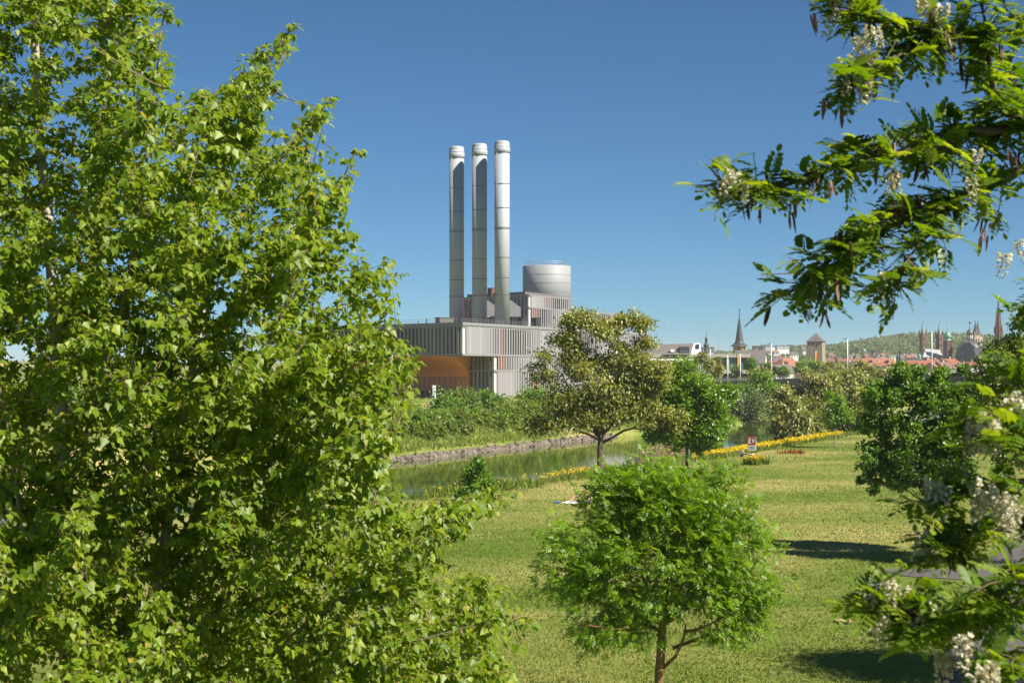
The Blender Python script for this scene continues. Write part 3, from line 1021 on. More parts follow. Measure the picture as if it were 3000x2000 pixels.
def house(u0, u1, v_r, v_e, Y, roof, wall, label, kind="side", depth=11, rz=0.0, windows=0, base_z=3.0, name="house", dormers=0, group="town houses with pitched roofs", chim=1):
    """a pitched-roof house: ridge along the street ('side'), gable to the viewer ('gable') or hipped ('hip')"""
    a, b = P(u0, v_e, Y), P(u1, v_e, Y)
    w = b.x - a.x
    ze, zr = a.z, P(0, v_r, Y).z
    t = thing(name, label, "house", ((a.x + b.x) / 2, Y, base_z), rz, group)
    ze -= base_z
    zr -= base_z
    x, dp = w / 2, depth
    lbox(t, "wall", M[wall], -x + .3, x - .3, .3, dp - .3, -1.0, ze)
    if kind == "side":
        lo_ = ze - .25
        MB().add([(-x, -.2, lo_), (x, -.2, lo_), (x, dp / 2, zr), (-x, dp / 2, zr), (x, dp + .2, lo_), (-x, dp + .2, lo_), (-x, dp / 2, zr - .35), (x, dp / 2, zr - .35)],
                 [(0, 1, 2, 3), (3, 2, 4, 5), (0, 3, 6), (5, 6, 3), (1, 7, 2), (4, 2, 7), (0, 6, 7, 1), (5, 4, 7, 6)]).build("roof", M[roof], t)
        MB().add([(-x + .3, .3, ze - .02), (-x + .3, dp - .3, ze - .02), (-x + .3, dp / 2, zr - .4), (x - .3, .3, ze - .02), (x - .3, dp - .3, ze - .02), (x - .3, dp / 2, zr - .4)], [(0, 2, 1), (3, 4, 5)]).build("gable", M[wall], t)
    elif kind == "gable":
        lo_ = ze - .2
        MB().add([(-x, -.3, lo_), (0, -.3, zr), (x, -.3, lo_), (-x, dp, lo_), (0, dp, zr), (x, dp, lo_), (0, -.3, zr - .4), (0, dp, zr - .4)],
                 [(0, 3, 4, 1), (1, 4, 5, 2), (0, 1, 6), (2, 6, 1), (3, 7, 4), (5, 4, 7), (0, 6, 7, 3), (2, 5, 7, 6)]).build("roof", M[roof], t)
        MB().add([(-x + .3, .28, ze - .02), (x - .3, .28, ze - .02), (0, .28, zr - .42)], [(0, 1, 2)]).build("gable", M[wall], t)
    else:
        i = min(x * .7, dp * .5)
        MB().add([(-x, -.3, ze - .1), (x, -.3, ze - .1), (x, dp, ze - .1), (-x, dp, ze - .1), (-x + i, dp / 2, zr), (x - i, dp / 2, zr)], [(0, 1, 5, 4), (1, 2, 5), (2, 3, 4, 5), (3, 0, 4), (3, 2, 1, 0)]).build("roof", M[roof], t)
    for k in range(windows):
        wx = -x + w * (k + .5) / windows
        f = lbox(t, "window", M['white_paint'], wx - .62, wx + .62, .16, .30, ze - 2.5, ze - .8)
        lbox(f, "pane", M['glass'], wx - .45, wx + .45, .10, .16, ze - 2.35, ze - .95)
    for k in range(dormers):
        wx = -x + w * (k + .5) / dormers
        zz = ze + (zr - ze) * .35
        dm = MB().box((wx, dp * .12, zz + .3), (1.2, 2.2, 1.3))
        dm.build("dormer", M[roof], t)
        lbox(t, "dormer_window", M['glass'], wx - .4, wx + .4, dp * .12 - 1.16, dp * .12 - 1.11, zz - .1, zz + .7)
    for k in range(chim):
        lbox(t, "chimney_stack", M['pink_plaster'], x * .35 - .35, x * .35 + .35, dp * .5 + .6, dp * .5 + 1.3, zr - 1.5, zr + .9)
    return t


H_ = house
H_(2150, 2242, 1025, 1062, 690, 'slate', 'plaster', "grey roofed house with white framed windows beside the hall", "side", 12, -.25, 4)
H_(2262, 2320, 1060, 1070, 640, 'dark_slate', 'pink_plaster', "low dark roofed house behind the bridge lamp", "side", 9)
H_(2268, 2330, 1067, 1090, 610, 'slate', 'plaster', "pale grey roof right behind the bridge railing", "side", 9, .2)
t = H_(2283, 2370, 1048, 1074, 622, 'tile1', 'redstone', "red hipped house beside the square tower", "hip", 12, .35, 3, dormers=2)
H_(2228, 2300, 1050, 1062, 820, 'slate', 'cream_plaster', "grey roofed row with small dormers behind the hall's trees", "side", 12, -.15, dormers=3)
H_(2270, 2330, 1047, 1056, 900, 'slate', 'cream_plaster', "distant grey roof left of the red hipped house", "side", 12, .1, dormers=3)
H_(2233, 2262, 1046, 1058, 760, 'slate', 'cream_plaster', "cream gabled house between grey roofs", "gable", 12, .1)
H_(2255, 2310, 1056, 1064, 740, 'tile3', 'cream_plaster', "narrow dull red roof above the pale grey one", "side", 9)
H_(2412, 2452, 1051, 1066, 760, 'tile3', 'pink_plaster', "pinkish tiled roof just past the square tower", "side", 11)
H_(2445, 2470, 1043, 1060, 800, 'dark_slate', 'cream_plaster', "flat cream house behind the white bridge lamp", "hip", 12, 0, chim=0)
H_(2462, 2535, 1049, 1072, 700, 'tile2', 'grey_plaster', "long dark red roof with a row of dormers", "side", 12, .12, dormers=5)
H_(2530, 2625, 1048.5, 1066, 720, 'tile1', 'grey_plaster', "long orange roof with a dark dormer band", "side", 13, -.05, dormers=2)
H_(2486, 2545, 1060, 1076, 640, 'slate', 'grey_plaster', "grey gabled house in front of the dark red roof", "gable", 13, .5)
H_(2545, 2600, 1062, 1070, 650, 'tile0', 'grey_plaster', "narrow red roof strip above the blossoming trees", "side", 9)
H_(2480, 2520, 1038, 1052, 900, 'slate', 'plaster', "grey mansard roof left of the small belfry", "hip", 12)
H_(2505, 2535, 1039, 1052, 880, 'slate', 'plaster', "pale grey mansard roof under the small belfry", "hip", 12, .1)
H_(2537, 2553, 1040, 1052, 860, 'tile2', 'redstone', "small dark red house beside the belfry", "side", 9)
H_(2550, 2575, 1038, 1050, 900, 'dark_slate', 'plaster', "white house with dark roof right of the belfry", "side", 9)
H_(2565, 2592, 1043, 1050, 860, 'slate', 'plaster', "low grey hip roof above the orange one", "hip", 10)
H_(2636, 2668, 1037, 1050, 1000, 'slate', 'grey_plaster', "blue grey house behind the dark lamp post", "side", 12)
H_(2660, 2690, 1040, 1047, 940, 'tile1', 'plaster', "small orange roof below the distant patina dome", "side", 9)
H_(2664, 2700, 1045, 1053, 880, 'dark_slate', 'plaster', "dark roofed house below the patina dome", "hip", 10)
H_(2662, 2760, 1055, 1076, 700, 'tile0', 'pink_plaster', "broad red tiled roof below the abbey church", "side", 13, -.04, dormers=2)
H_(2700, 2748, 1061, 1076, 640, 'tile1', 'pink_plaster', "gabled house with orange roof at the tall white lamp", "gable", 12, -.5)
H_(2682, 2714, 1075, 1088, 600, 'tile1', 'plaster', "low salmon roofed house left of the bright tree top", "side", 9, 0, 3)
H_(2745, 2784, 1054, 1068, 720, 'tile1', 'cream_plaster', "orange roof under the onion tower", "hip", 11)
H_(2714, 2735, 1048, 1056, 800, 'tile1', 'plaster', "little hipped orange roof below the abbey nave", "hip", 9)
H_(2736, 2755, 1052, 1060, 780, 'tile0', 'plaster', "small red roof between the orange ones", "side", 9)
H_(2788, 2834, 1050, 1068, 690, 'tile0', 'cream_plaster', "red roofed house with a cream gable below the dome", "side", 13, .5)
H_(2768, 2812, 1060, 1078, 640, 'tile3', 'grey_plaster', "house with dull mauve roof before the cream gable", "side", 12, .45)
H_(2758, 2788, 1071, 1084, 610, 'tile1', 'plaster', "small hipped salmon roof with one white window", "hip", 9, .2, 1)
H_(2836, 2870, 1060, 1068, 680, 'tile0', 'plaster', "red roof below the dark hipped church roof", "side", 9)
H_(2812, 2850, 1066, 1078, 640, 'slate', 'white_paint', "white house with pale roof behind the tree tops", "side", 9, .1, 3)
for (u0, u1, vr, ve, Y, rf, wl, lab) in ((2430, 2446, 1033, 1040, 1500, 'tile3', 'cream_plaster', "lone villa on the wooded slope past the tower"), (2440, 2458, 1042, 1050, 1300, 'tile2', 'plaster', "red roofed house at the wood's foot"),
        (2584, 2598, 1034, 1040, 1600, 'tile1', 'pink_plaster', "salmon house below the woods"), (2318, 2340, 1030, 1036, 1500, 'slate', 'plaster', "pale slab house on the slope left of the tower"),
        (2275, 2296, 1041, 1049, 1200, 'tile2', 'plaster', "red roofed house with white storey on the slope"), (2266, 2284, 1026, 1031, 1700, 'tile1', 'plaster', "small orange roof below the hilltop clinic"),
        (2217, 2240, 1028, 1036, 1500, 'slate', 'plaster', "white flat house halfway up the hill"), (2352, 2362, 1014, 1024, 1900, 'slate', 'plaster', "white house on the crest beside the tower"),
        (2670, 2690, 1034, 1040, 1500, 'slate', 'plaster', "white row house at the foot of the long hill"), (2605, 2632, 1038, 1042, 1400, 'slate', 'plaster', "pale low houses at the foot of the woods")):
    Yb = Y
    H_(u0, u1, vr, ve, Yb, rf, wl, lab, "side", 14, 0, 3, base_z=float(ground_z(P(u0, 0, Yb).x, Yb)) - 1, chim=0)


def block(u0, u1, v0, v1, Y, wall, label, rows=3, cols=6, name="apartment_block", depth=14, rz=0.0):
    a, b = P(u0, v0, Y), P(u1, v1, Y)
    w, h = b.x - a.x, a.z - b.z
    t = thing(name, label, "building", ((a.x + b.x) / 2, Y, b.z), rz)
    lbox(t, "wall", M[wall], -w / 2, w / 2, 0, depth, -12, h)
    lbox(t, "roof", M['slate'], -w / 2 - .3, w / 2 + .3, -.3, depth + .3, h, h + .5)
    for r in range(rows):
        for c in range(cols):
            x = -w / 2 + w * (c + .5) / cols
            z = h * (r + .5) / rows
            lbox(t, "window", M['glass'], x - w / cols * .33, x + w / cols * .33, -.12, -.02, z - h / rows * .25, z + h / rows * .25)
    return t


block(2208, 2235, 1013.5, 1021, 2000, 'dark_metal', "dark clinic wing on the hilltop", 2, 8)
block(2233, 2256, 1011, 1020, 2050, 'grey_plaster', "grey clinic wing with roof plant on the hilltop", 2, 5)
block(2242, 2262, 1014, 1035, 1900, 'plaster', "white high-rise block below the clinic", 6, 5)
block(2262, 2276, 1014, 1018, 2050, 'white_paint', "white link wing of the hilltop clinic", 1, 4)
block(2276, 2312, 1013, 1024, 2000, 'white_paint', "white clinic block with shaded bays on the hilltop", 3, 7)
block(2560, 2582, 1027, 1033, 1700, 'redstone', "brownish block below the woods near the belfry", 2, 5)

# church towers -------------------------------------------------------------
def loc_uv(u, v, Y):
    p = P(u, v, Y)
    return p.x, p.z


def cross(mb, x, y, z, h):
    mb.box((x, y, z + h / 2), (.22, .22, h))
    mb.box((x, y, z + h * .68), (h * .5, .2, .22))


Y = 760.0; s = Y / F
x, _ = loc_uv(2166, 0, Y)
t = thing("spire_church", "ochre church tower with a slim dark needle spire", "church", (x, Y, 3), math.radians(-25))
zz = lambda v: CZ - (v - HV) * s - 3
hw = 2.6
lbox(t, "wall", M['ochre'], -hw * .97, hw * .97, -hw * .97, hw * .97, -1, zz(1014.2))
MB().lathe([(hw * 1.75, zz(1014.5)), (hw * 1.7, zz(1013)), (hw * 1.0, zz(1006)), (hw * .78, zz(999)), (.16, zz(925))], 8, ph=math.pi / 8).build("spire", M['dark_slate'], t)
for a in range(4):
    wv = MB()
    c, sn = math.cos(a * math.pi / 2), math.sin(a * math.pi / 2)
    pts = [(-.55, 0), (.55, 0), (.55, 1.8), (.38, 2.3), (0, 2.6), (-.38, 2.3), (-.55, 1.8)]
    zb = zz(1029)
    wv.add([(px * c + (hw * .97 + .05) * sn, px * sn - (hw * .97 + .05) * c, zb + pz) for px, pz in pts], [tuple(range(7))])
    wv.build("belfry_window", M['black_paint'], t)
mb = MB().lathe([(.05, zz(925)), (.4, zz(922.5)), (.4, zz(921)), (.05, zz(919))], 8)
cross(mb, 0, 0, zz(919), 2.6)
mb.build("finial", M['dark_metal'], t)
nv = MB()
nv.add([(-2, 2.5, zz(1036)), (14, 2.5, zz(1036)), (14, 12, zz(1036)), (-2, 12, zz(1036)), (-2, 7, zz(1027)), (14, 7, zz(1027))], [(0, 1, 5, 4), (1, 2, 5), (2, 3, 4, 5), (3, 0, 4)])
nv.build("nave_roof", M['slate'], t)

Y = 900.0; s = Y / F
x, _ = loc_uv(2069, 0, Y)
zz = lambda v: CZ - (v - HV) * s - 3
t = thing("baroque_tower", "small dark baroque tower with two stacked onion domes", "tower", (x, Y, 3))
r_ = lambda px: px * s
MB().lathe([(r_(7), 0), (r_(7), zz(1030)), (r_(5.6), zz(1018)), (r_(6.5), zz(1016)), (r_(8.2), zz(1012)), (r_(7.6), zz(1009)), (r_(4.4), zz(1005.5)), (r_(3.6), zz(1004)), (r_(3.6), zz(995)), (r_(4.6), zz(994)), (r_(4.3), zz(991.5)), (r_(2), zz(988)), (r_(.8), zz(984)), (r_(.3), zz(978))], 12).build("domes", M['dark_slate'], t)
mb = MB(); cross(mb, 0, 0, zz(979), 1.6); mb.build("finial", M['dark_metal'], t)
for a in range(8):
    an_ = a * math.pi / 4 + .4
    MB().box((math.cos(an_) * r_(3.55), math.sin(an_) * r_(3.55), zz(999.5)), (.1, .5, 1.2), an_).build("lantern_window", M['glass'], t)
block(2050, 2092, 1019, 1032, 950, 'grey_plaster', "grey office block behind the baroque tower", 3, 7)

# square medieval tower
Y = 640.0; s = Y / F
x, _ = loc_uv(2391, 0, Y)
zz = lambda v: CZ - (v - HV) * s - 3
ang = math.radians(-23)
t = thing("square_tower", "square brown stone tower with a dark pyramid roof", "tower", (x, Y, 3), ang)
hw = 58 * s / (math.cos(ang) + abs(math.sin(ang))) / 2
# tapering stone courses, slightly uneven
MB().lathe([(hw * 1.414 * 1.03, -1), (hw * 1.414, zz(1001))], 4, ph=math.pi / 4).build("wall", M['tower_stone'], t)
MB().lathe([(hw * 1.414 * 1.10, zz(1001.5)), (hw * 1.414 * 1.12, zz(1000)), (hw * 1.414 * .92, zz(996)), (.12, zz(975.5))], 4, ph=math.pi / 4).build("roof", M['slate'], t)
MB().lathe([(.12, zz(976)), (.1, zz(973))], 6).build("finial", M['dark_metal'], t)
for (px, v, w, h, fcs) in ((.9, 1012, .7, 1.1, 0), (.3, 1011, .45, .9, 1), (0, 1035, .3, .35, 1)):
    c = MB()
    if fcs == 0:
        c.box((px, -hw * 1.005, zz(v)), (w + .3, .12, h + .3)); f = c.build("window_surround", M['beige'], t)
        MB().box((px, -hw * 1.005 - .08, zz(v)), (w, .06, h)).build("window", M['black_paint'], t)
    else:
        c.box((hw * 1.008, px, zz(v)), (.12, w + .25, h + .25)); c.build("window_surround", M['beige'], t)
        MB().box((hw * 1.008 + .08, px, zz(v)), (.06, w, h)).build("window", M['black_paint'], t)

# cathedral quarter
Y = 1150.0; s = Y / F
def zz(v): return CZ - (v - HV) * s - 4
def xx(u): return (u - 1500) * s


def church_tower(name, label, u, v_tip, v_base, hw_px, v_foot, wall, roof, rz, turrets=True, Yo=0.0, rows=2):
    t = thing(name, label, "church tower", (xx(u), Y + Yo, 4), rz, None)
    hw = hw_px * s
    lbox(t, "wall", M[wall], -hw, hw, -hw, hw, zz(v_foot), zz(v_base))
    lbox(t, "parapet", M[wall], -hw * 1.1, hw * 1.1, -hw * 1.1, hw * 1.1, zz(v_base), zz(v_base) + .7)
    MB().lathe([(hw * .95, zz(v_base) + .7), (hw * .82, zz(v_base) + 2.2), (.12, zz(v_tip))], 8, ph=math.pi / 8).build("spire", M[roof], t)
    MB().lathe([(.05, zz(v_tip)), (.35, zz(v_tip) + .5), (.35, zz(v_tip) + .8), (.05, zz(v_tip) + 1.3)], 8).build("finial", M['dark_metal'], t)
    if turrets:
        for sx in (-1, 1):
            for sy in (-1, 1):
                MB().lathe([(.5, zz(v_base) + .3), (.5, zz(v_base) + 2.2), (.03, zz(v_base) + 4.4)], 6, (sx * hw * 1.0, sy * hw * 1.0, 0)).build("pinnacle", M[wall], t)
    for r in range(rows):
        z = zz(v_base) - 1.2 - r * 4.8
        for k in (-.42, .42):
            for sd in range(4):
                c, sn = math.cos(sd * math.pi / 2), math.sin(sd * math.pi / 2)
                pts = [(-.55, 0), (.55, 0), (.55, 2.1), (0, 3.0), (-.55, 2.1)]
                MB().add([((px + k * hw) * c + (hw + .04) * sn, (px + k * hw) * sn - (hw + .04) * c, z - 3.2 + pz) for px, pz in pts], [tuple(range(5))]).build("belfry_window", M['glass'], t)
    return t


church_tower("abbey_tower", "red stone tower with green copper spire, left of the pair", 2724, 943, 978, 7.0, 1030, 'redstone', 'patina', .5, Yo=20, rows=3)
church_tower("abbey_tower", "red stone tower with green copper spire, right behind the onion dome", 2773.5, 943, 980, 7.0, 1035, 'redstone', 'patina', .5, Yo=20, rows=3)
church_tower("cathedral_tower", "cream stone tower with dark spire beside the red gothic spire", 2905, 937, 982, 10.5, 1060, 'creamstone', 'dark_slate', .35, Yo=40, rows=1)
church_tower("cathedral_tower", "cream stone tower with dark spire, partly behind leaves", 2936, 935, 983, 10.0, 1060, 'creamstone', 'dark_slate', .35, Yo=60, rows=1)
# onion tower
t = thing("onion_tower", "red stone church tower with green onion dome and gilt tip", "church tower", (xx(2765.5), Y - 10, 4), .45)
hw = 9.2 * s
lbox(t, "wall", M['redstone'], -hw, hw, -hw, hw, 0, zz(1001))
lbox(t, "cornice", M['redstone'], -hw * 1.08, hw * 1.08, -hw * 1.08, hw * 1.08, zz(1001), zz(999.6))
lbox(t, "band", M['redstone'], -hw * 1.05, hw * 1.05, -hw * 1.05, hw * 1.05, zz(1023.5), zz(1021.8))
MB().lathe([(hw * 1.35, zz(999.6)), (hw * .95, zz(996)), (hw * .8, zz(992)), (hw * .95, zz(991)), (hw * 1.15, zz(987)), (hw * 1.05, zz(982.5)), (hw * .55, zz(976)), (hw * .22, zz(969)), (hw * .14, zz(966)), (hw * .25, zz(964.5)), (hw * .12, zz(963)), (.2, zz(947))], 16).build("onion_dome", M['patina'], t, True)
MB().lathe([(.1, zz(947)), (.55, zz(945)), (.55, zz(943)), (.1, zz(941)), (.05, zz(937))], 10).build("gilt_finial", M['gold'], t, True)
for r in range(2):
    for k in (-.45, .45):
        for sd in range(4):
            c, sn = math.cos(sd * math.pi / 2), math.sin(sd * math.pi / 2)
            pts = [(-.55, 0), (.55, 0), (.55, 2.0), (.3, 2.5), (-.3, 2.5), (-.55, 2.0)]
            MB().add([((px + k * hw) * c + (hw + .05) * sn, (px + k * hw) * sn - (hw + .05) * c, zz(1017 + 17 * r) + pz) for px, pz in pts], [tuple(range(6))]).build("belfry_window", M['glass'], t)
# abbey nave
t = thing("abbey_nave", "pale grey church roof with round-arched gable below the green spires", "church", (xx(2724), Y - 5, 4))
lbox(t, "wall", M['grey_plaster'], xx(2700) - xx(2724), xx(2756) - xx(2724), 0, 16, -1, zz(1045))
x0, x1 = xx(2697) - xx(2724), xx(2757) - xx(2724)
MB().add([(x0, -1, zz(1046)), (x1, -1, zz(1046)), (x1, 8, zz(1024)), (x0 + 4.5, 8, zz(1021)), (x1, 17, zz(1046)), (x0, 17, zz(1046))], [(0, 1, 2, 3), (3, 2, 4, 5), (0, 3, 5)]).build("roof", M['grey_plaster'], t)
# dome
t = thing("domed_church", "great dark lead dome with lantern and weathervane", "church", (xx(2818), Y - 20, 4))
R_ = 38 * s
pr = [(R_ * 1.02, -1), (R_ * 1.02, zz(1050))]
for k in range(0, 11):
    a = k / 11 * math.pi / 2
    pr.append((R_ * math.cos(a) ** .9, zz(1050) + (zz(996) - zz(1050)) * math.sin(a)))
MB().lathe(pr, 32).build("dome", M['lead'], t, True)
for k in range(12):
    a = k / 12 * 2 * math.pi + .2
    rib = [(math.cos(a) * (r + .12), math.sin(a) * (r + .12), z) for r, z in pr[2:]]
    MB().tube(rib, [.28] * len(rib), 4).build("rib", M['seam'], t)
lr = 9.2 * s
MB().lathe([(lr, zz(997.5)), (lr * .92, zz(996)), (lr * .9, zz(981)), (lr * 1.08, zz(980)), (lr * 1.05, zz(977)), (lr * .8, zz(970.5)), (lr * .4, zz(967)), (lr * .16, zz(965)), (.12, zz(954))], 12).build("lantern", M['lead'], t, True)
for k in range(8):
    a = k / 8 * 2 * math.pi
    MB().box((math.cos(a) * lr * .9, math.sin(a) * lr * .9, zz(988)), (.2, .7, 2.6), a).build("lantern_window", M['plaster'], t)
mb = MB().lathe([(.1, zz(954)), (.5, zz(953)), (.1, zz(951.5))], 8)
mb.add([(-1.0, 0, zz(949.5)), (1.3, 0, zz(949.8)), (1.0, 0, zz(946.5)), (.2, 0, zz(947.5)), (-.2, 0, zz(941.5)), (-.6, 0, zz(946))], [(0, 1, 2, 3, 4, 5)])
mb.box((0, 0, zz(950)), (.15, .15, 3))
mb.build("weathervane", M['dark_metal'], t)
# dark hipped roof in front of the dome
t = thing("hipped_church_roof", "large dark hipped church roof in front of the dome", "church", (xx(2824), Y - 60, 4))
s2 = (Y - 60) / F
z0, z1 = CZ - (1053 - HV) * s2 - 4, CZ - (1016.5 - HV) * s2 - 4
a, b = (2788 - 2824) * s2, (2858 - 2824) * s2
lbox(t, "wall", M['redstone'], a + .5, b - .5, 1, 24, -1, z0 + .1)
MB().add([(a, 0, z0), (b, 0, z0), (b, 25, z0), (a, 25, z0), (a + 1.5, 12, z1), (b - .2, 10, z1)], [(0, 1, 5, 4), (1, 2, 5), (2, 3, 4, 5), (3, 0, 4)]).build("roof", M['dark_slate'], t)
# red gothic spire
t = thing("gothic_chapel_tower", "slender red sandstone gothic spire topped by a gilt figure", "church tower", (xx(2875.5), Y - 40, 4), .3)
s3 = (Y - 40) / F
def zg(v): return CZ - (v - HV) * s3 - 4
hw = 9.6 * s3
MB().lathe([(hw * 1.3, -1), (hw * 1.3, zg(1010)), (hw * 1.18, zg(1009)), (hw * 1.18, zg(974)), (hw * 1.25, zg(973)), (hw * 1.25, zg(971))], 8, ph=math.pi / 8).build("wall", M['redstone'], t)
MB().lathe([(hw * .98, zg(971)), (hw * .85, zg(955)), (hw * .56, zg(925)), (hw * .5, zg(916)), (hw * .3, zg(902)), (hw * .14, zg(890)), (hw * .1, zg(880))], 8, ph=math.pi / 8).build("spire", M['redstone'], t)
for k in range(8):
    a = k * math.pi / 4 + math.pi / 8
    cr_ = MB()
    for j in range(15):
        f = j / 15
        v = 968 - f * 68
        rr_ = hw * (.98 - .72 * f)
        cr_.lathe([(.05, zg(v) - .3), (.38 - .12 * f, zg(v)), (.05, zg(v) + .7)], 5, (math.cos(a) * (rr_ + .25), math.sin(a) * (rr_ + .25), 0))
    cr_.build("crocket_row", M['redstone'], t)
    MB().lathe([(.55, zg(976)), (.5, zg(966)), (.03, zg(954))], 5, (math.cos(a) * hw * 1.18, math.sin(a) * hw * 1.18, 0)).build("pinnacle", M['redstone'], t)
    c, sn = math.cos(a + math.pi / 8), math.sin(a + math.pi / 8)
    MB().box((c * hw * 1.10, sn * hw * 1.10, zg(986)), (.15, .9, 4.5), a + math.pi / 8).build("belfry_window", M['glass'], t)
for v, k in ((916, .85), (902, .55), (893, .4), (886, .45)):
    MB().lathe([(hw * k * .8, zg(v) - .3), (hw * k, zg(v)), (hw * k * .8, zg(v) + .35)], 8).build("gallery_ring", M['redstone'], t)
MB().lathe([(.25, zg(880)), (.5, zg(879)), (.35, zg(877.5)), (.55, zg(875.5)), (.7, zg(872)), (.55, zg(869)), (.25, zg(867.8)), (.35, zg(866.6)), (.28, zg(865.4)), (.05, zg(864.6))], 8).build("gilt_figure", M['gold'], t, True)
# small belfry and patina dome
Yb_ = 1000.0
t = thing("small_belfry", "small grey stone belfry with pyramid cap among roofs", "tower", (P(2532, 0, Yb_).x, Yb_, 4), .3)
zb = lambda v: CZ - (v - HV) * Yb_ / F - 4
hw = 4.4 * Yb_ / F
lbox(t, "wall", M['tower_stone'], -hw, hw, -hw, hw, -1, zb(1027))
MB().lathe([(hw * 1.55, zb(1027)), (.1, zb(1021.5))], 4, ph=math.pi / 4).build("roof", M['patina'], t)
for v in (1031, 1036):
    for k in (-.4, .4):
        MB().box((k * hw, -hw - .03, zb(v)), (.5, .08, .9)).build("window", M['glass'], t)
t = thing("patina_dome", "little pale green cupola at the abbey's foot", "tower", (P(2693.5, 0, 1050).x, 1050, 4))
zb = lambda v: CZ - (v - HV) * 1050 / F - 4
MB().lathe([(1.3, -1), (1.3, zb(1045)), (1.35, zb(1043)), (1.2, zb(1040)), (.7, zb(1037.8)), (.1, zb(1036.8))], 14).build("cupola", M['patina'], t, True)
# cranes and masts on the skyline
for (u, v0, v1, Y, lab) in ((2105, 990, 1035, 900, "thin mast on the skyline left of the needle spire"), (2137, 1013, 1036, 1000, "short thin mast beside the needle spire"), (2296, 1002, 1014, 2000, "aerial on the hilltop clinic")):
    t = thing("aerial_mast", lab, "mast", (P(u, 0, Y).x, Y, 0))
    MB().tube([(0, 0, P(u, v1, Y).z - 4), (0, 0, P(u, v0, Y).z)], [.16, .06], 5).build("pole", M['rail'], t)
    MB().box((0, 0, P(u, v0, Y).z - 1.5), (1.6, .1, .1)).build("crossbar", M['rail'], t)

# ---------------------------------------------------------------- bridge
BP = [(1960, 640, 1122), (2080, 590, 1119), (2140, 568, 1116), (2280, 530, 1109.5), (2440, 498, 1103), (2700, 452, 1094), (3000, 408, 1086), (3500, 352, 1075)]
bri = thing("road_bridge", "dark concrete road bridge with railing crossing behind the trees", "bridge", (0, 0, 0))
top = [P(u, v, Y) for u, Y, v in BP]
def strip(off_top, off_bot, dy0, dy1, name, material):
    vs, fs = [], []
    for p in top:
        for dy, z in ((dy0, off_top), (dy1, off_top), (dy1, off_bot), (dy0, off_bot)):
            vs.append((p.x + dy * .25, p.y + dy, p.z + z))
    for i in range(len(top) - 1):
        for k in range(4):
            k2 = (k + 1) % 4
            fs.append((4 * i + k, 4 * (i + 1) + k, 4 * (i + 1) + k2, 4 * i + k2))
    fs += [(0, 1, 2, 3), tuple(4 * (len(top) - 1) + k for k in (3, 2, 1, 0))]
    return MB().add(vs, fs).build(name, material, bri)
strip(0, -.85, 0, 14, "deck", M['fascia'])
strip(-.86, -3.2, 1.6, 12.4, "girder", M['concrete'])
lens = np.cumsum([0] + [(top[i + 1] - top[i]).length for i in range(len(top) - 1)])
def on_deck(d):
    i = min(int(np.searchsorted(lens, d, 'right')) - 1, len(top) - 2)
    return top[i].lerp(top[i + 1], (d - lens[i]) / (lens[i + 1] - lens[i]))
def d_of_u(u):
    ds = np.linspace(0, lens[-1] - .01, 800)
    us = [1500 + F * on_deck(d).x / on_deck(d).y for d in ds]
    return float(np.interp(u, us, ds))
rmb = MB()
for z in (.55, 1.05):
    rmb.tube([(p.x + .1, p.y + .25, p.z + z) for p in top], [.045] * len(top), 4)
rmb.build("handrail", M['rail'], bri)
pm = MB().box((0, 0, .52), (.09, .09, 1.04)).mesh("railing_post", M['rail'])
pan = MB().box((0, 0, .5), (1.75, .03, .85)).mesh("railing_panel", M['fascia'])
nn_ = int(lens[-1] / 2.0)
d0_, d1_ = d_of_u(2100), d_of_u(2620)
dd = d0_
while dd < d1_:
    p = on_deck(dd)
    q = on_deck(min(dd + 2, lens[-1] - .01))
    link("railing_post", pm, bri, (p.x + .1, p.y + .25, p.z))
    bars = None
    dd += 2.0
bars = MB()
dd = d0_
while dd < d1_:
    p = on_deck(dd)
    bars.box((p.x + .1, p.y + .25, p.z + .55), (.03, .03, .95))
    dd += .28
bo_ = bars.build("railing_bars", M['rail'], bri)
bo_["kind"] = "stuff"
for u in (2150, 2330, 2560):
    p = on_deck(d_of_u(u))
    MB().prism([(p.x + x_ + .25 * y_, p.y + y_) for x_, y_ in ((-2, 2), (2, 2), (2.6, 6), (2, 11), (-2, 11), (-2.6, 6))], -4, p.z - 3.1).build("pier", M['concrete'], bri)
arch = MB()
for u0, u1 in ((2156, 2326), (2336, 2556)):
    a, b = on_deck(d_of_u(u0)), on_deck(d_of_u(u1))
    n = 14
    vs = []
    for i in range(n + 1):
        t_ = i / n
        p = a.lerp(b, t_)
        zb_ = p.z - 3.2 - 3.6 * (abs(2 * t_ - 1) ** 2.2)
        for dy, z in ((1.7, p.z - 3.15), (12.3, p.z - 3.15), (12.3, zb_ - .4), (1.7, zb_ - .4)):
            vs.append((p.x + dy * .25, p.y + dy, z))
    fs = [(4 * i + k, 4 * (i + 1) + k, 4 * (i + 1) + (k + 1) % 4, 4 * i + (k + 1) % 4) for i in range(n) for k in range(4)]
    MB().add(vs, fs).build("arch_haunch", M['concrete'], bri)

